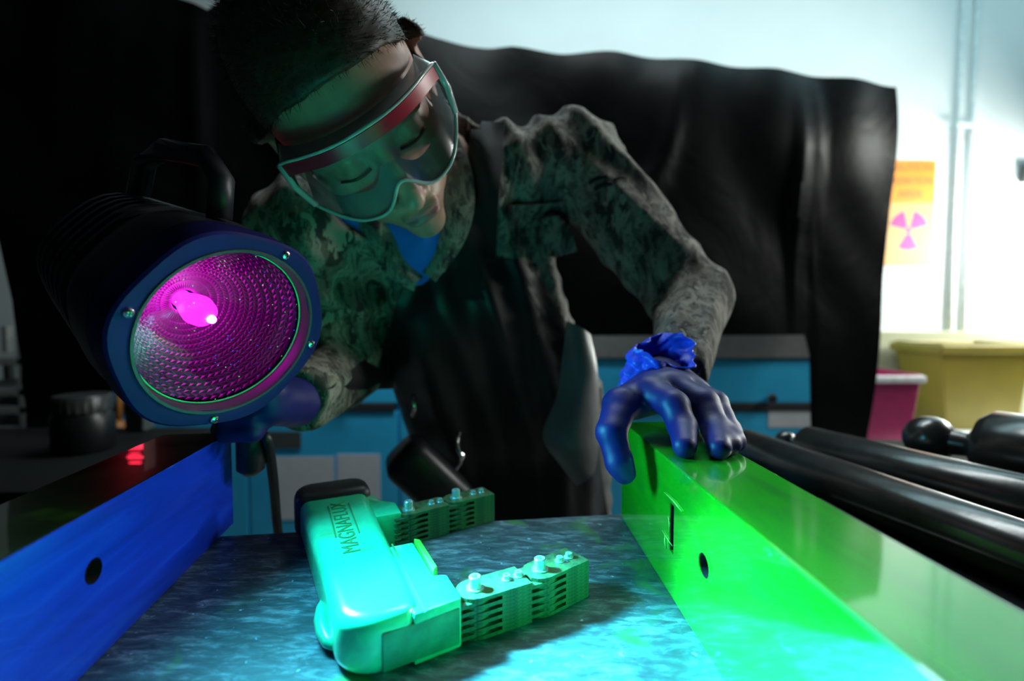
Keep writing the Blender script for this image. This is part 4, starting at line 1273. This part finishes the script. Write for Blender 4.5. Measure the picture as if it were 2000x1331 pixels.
# ================================================================== BACK WALL: SIGN, PIPES, BINS
SY = WALL_Y - 0.006
p, q = spot(1722, 518, SY), spot(1829, 314, SY)
sign = tag(empty('radiation_sign', ((p.x + q.x) / 2, SY, p.z)), 'orange radiation warning sign with magenta trefoil on white wall', 'sign')
sw, shh = q.x - p.x, q.z - p.z
bm_obj('upper_panel', bm_box((sw, 0.003, shh * 0.40), (0, 0, shh * 0.80), 0.001), 'sign_orange', sign)
bm_obj('lower_panel', bm_box((sw, 0.003, shh * 0.60), (0, 0, shh * 0.30), 0.001), 'sign_cream', sign)
for ang in (60, 120 + 0, 270):
    a = math.radians({60: 45, 120: 135, 270: 270}[ang])
    c = Vector((0.0, -0.0018, shh * 0.335))
    R1, R2, hw = 0.022, 0.098, math.radians(30)
    b = bmesh.new()
    pts = [c + Vector((R1 * math.cos(a - hw), 0, R1 * math.sin(a - hw)))] + [c + Vector((R2 * math.cos(a - hw + 2 * hw * k / 8), 0, R2 * math.sin(a - hw + 2 * hw * k / 8))) for k in range(9)] + [c + Vector((R1 * math.cos(a + hw), 0, R1 * math.sin(a + hw)))]
    b.faces.new([b.verts.new(v) for v in pts])
    bm_obj('trefoil_blade', b, 'sign_magenta', sign)
bm = bm_lathe([(0, 0), (0.014, 0)], 20, mat=axis_matrix((0, -0.0019, shh * 0.335), (0, -1, 0)))
bm_obj('trefoil_hub', bm, 'sign_magenta', sign)
for k, s in enumerate(('CAUTION', 'RADIATION', 'AREA')):
    text_mesh('sign_lettering', s, 0.052, 'sign_text', sign, (0, -0.002, shh * (0.93 - 0.125 * k)), (PI / 2, 0, 0), 0.0002, 0.95 if len(s) < 9 else 0.8, 'CENTER')
for px, lab in ((1874, 'pale thin conduit pipe on the white wall, closer to the sign'), (1902, 'pale thin conduit pipe on the white wall, farther from the sign')):
    x = spot(px, 240, WALL_Y - 0.02).x
    o = bm_obj('conduit_pipe', bm_tube([(x, WALL_Y - 0.012, 1.0), (x, WALL_Y - 0.012, 3.0)], 0.010, 12), 'conduit_grey', None, True)
    tag(o, lab, 'pipe', 'conduits on the back wall')
pc = spot(1884, 245, WALL_Y - 0.03)
tag(bm_obj('pipe_clamp', bm_box((0.11, 0.012, 0.022), (pc.x + 0.01, WALL_Y - 0.036, pc.z), 0.003), 'conduit_grey'), 'small pipe clamp holding both conduits to the white wall', 'clamp')
p = spot(2003, 338, WALL_Y - 0.03)
tag(bm_obj('wall_socket', bm_box((0.06, 0.05, 0.09), (p.x + 0.03, WALL_Y - 0.026, p.z), 0.006), 'fixture_dark'), 'small dark fitting on the white wall right of the conduits', 'fitting')
# low white table carrying the bins
tz = spot(1800, 846, 2.1).z
wt = tag(empty('white_table', (2.2, 2.15, 0.0)), 'low white table under the yellow and magenta bins', 'table')
box_to('tabletop', 1.30, 3.2, 1.86, WALL_Y - 0.04, tz - 0.04, tz, 'table_white', wt)
for x in (1.36, 3.12):
    for y in (1.92, WALL_Y - 0.1):
        box_to('leg', x - 0.025, x + 0.025, y - 0.025, y + 0.025, 0.0, tz - 0.04, 'table_white', wt)
def bin_(name, px0, px1, pb0, pb1, ptop, Y, m, rim_m, label, cat):
    a, c = spot(px0, ptop, Y), spot(px1, ptop, Y); f0, f1 = spot(pb0, 830, Y), spot(pb1, 830, Y)
    ht = a.z - tz; w = c.x - a.x; wb = f1.x - f0.x; xc = (a.x + c.x) / 2; xb = (f0.x + f1.x) / 2
    root = tag(empty(name, (xb, Y, tz)), label, cat)
    b = bmesh.new()
    def ring_(z, ww, dp, xo):
        return [b.verts.new((xo + sx * ww / 2, sy * dp / 2, z)) for sx, sy in ((-1, -1), (1, -1), (1, 1), (-1, 1))]
    dx = xc - xb
    r = [ring_(0.0, wb, 0.20, 0), ring_(ht * 0.86, w * 0.93, 0.26, dx * 0.86), ring_(ht, w * 0.94, 0.27, dx), ring_(ht, w * 0.90, 0.25, dx), ring_(0.01, wb * 0.95, 0.18, 0)]
    b.faces.new(r[0][::-1]); b.faces.new(r[4])
    for p_, q_ in zip(r[:-1], r[1:]):
        for k in range(4): b.faces.new((p_[k], p_[(k + 1) % 4], q_[(k + 1) % 4], q_[k]))
    bmesh.ops.recalc_face_normals(b, faces=b.faces[:])
    bevel(b, 0.006, 2)
    bm_obj('tub', b, m, root)
    b = bm_box((w * 1.0, 0.30, ht * 0.10), (dx, 0, ht * 0.93), 0.008)
    c2 = bm_obj('cutter', bm_box((w * 0.9, 0.25, ht * 0.4), (dx, 0, ht * 0.93)), 'dark_gap'); c2.parent = root
    rm = bm_obj('rim', b, rim_m, root)
    boolean_cut(rm, [c2])
    return root
bin_('storage_bin', 1785, 1962, 1812, 1945, 668, 2.25, 'bin_yellow', 'bin_yellow', 'tapered yellow plastic bin on the low white table', 'bin')
bin_('waste_bin', 1610, 1752, 1625, 1740, 724, 2.02, 'bin_magenta', 'bin_rim_pale', 'magenta plastic bin with pale rim half hidden behind the curtain foot', 'bin')

# ================================================================== LEFT SIDE
SHY = 1.95
shx0 = spot(-160, 700, SHY).x; shx1 = spot(46, 700, SHY).x
shelf = tag(empty('metal_shelf', ((shx0 + shx1) / 2, SHY + 0.15, 0.0)), 'grey metal shelf unit beyond the curtain edge', 'shelf')
for py in (835, 795, 760, 700):
    z = spot(20, py, SHY).z
    box_to('shelf_board', shx0, shx1, SHY, SHY + 0.35, z - 0.03, z, 'shelf_grey', shelf)
for x in (shx0, shx1 - 0.03):
    for y in (SHY, SHY + 0.32):
        box_to('upright', x, x + 0.03, y, y + 0.03, 0.0, spot(20, 640, SHY).z, 'shelf_grey', shelf)
sb = tag(empty('side_counter', (-0.95, 0.95, 0.0)), 'low dark counter carrying the dark jar left of the lamp', 'counter')
zc = spot(150, 880, 0.95).z
box_to('top', -1.35, -0.70, 0.72, 1.15, zc - 0.03, zc, 'tray_black', sb)
for x in (-1.3, -0.75):
    for y in (0.77, 1.10):
        box_to('leg', x - 0.02, x + 0.02, y - 0.02, y + 0.02, 0.0, zc - 0.03, 'tray_black', sb)
jc = spot(165, 880, 0.95)
jar = tag(empty('dark_jar', (jc.x, 0.95, zc)), 'dark glossy jar with ribbed grey lid left of the lamp', 'jar')
bm_obj('jar_body', bm_lathe([(0, 0), (0.045, 0), (0.05, 0.008), (0.05, 0.068), (0.044, 0.08), (0, 0.08)], 36), 'jar_dark', jar, True, 40)
bm_obj('lid', bm_lathe([(0, 0.08), (0.047, 0.08), (0.047, 0.108), (0.044, 0.112), (0, 0.112)], 48, squash=lambda a: 1 + 0.025 * math.cos(24 * a)), 'jar_lid', jar, True, 40)

# made-up case with red glowing bars, placed to reflect in the blue block
mc_ = Vector((CAM.x, CAM.y, 2 * (T + 0.0895) - CAM.z)); IY = 1.10
def mirrored(px, py):
    g = ground(px, py, T + 0.0895) - mc_
    return mc_ + g * (IY / g.y)
c = mirrored(262, 880)
ind = tag(empty('added_red_glow', (c.x, IY + 0.02, zc)), 'made-up slim dark case with red glowing bars behind the lamp', 'added glow')
bm_obj('case', bm_box((0.044, 0.036, c.z + 0.05 - zc), (0, 0.0005, (c.z + 0.05 - zc) / 2), 0.004), 'fixture_dark', ind)
for y0, y1, w in ((862, 878, 0.034), (886, 888, 0.022), (892, 896, 0.034), (903, 906, 0.026)):
    a, b_ = mirrored(262, y0), mirrored(262, y1)
    bm_obj('glow_bar', bm_box((w, 0.002, abs(a.z - b_.z)), (0, -0.0185, (a.z + b_.z) / 2 - zc)), 'red_bar_glow', ind)
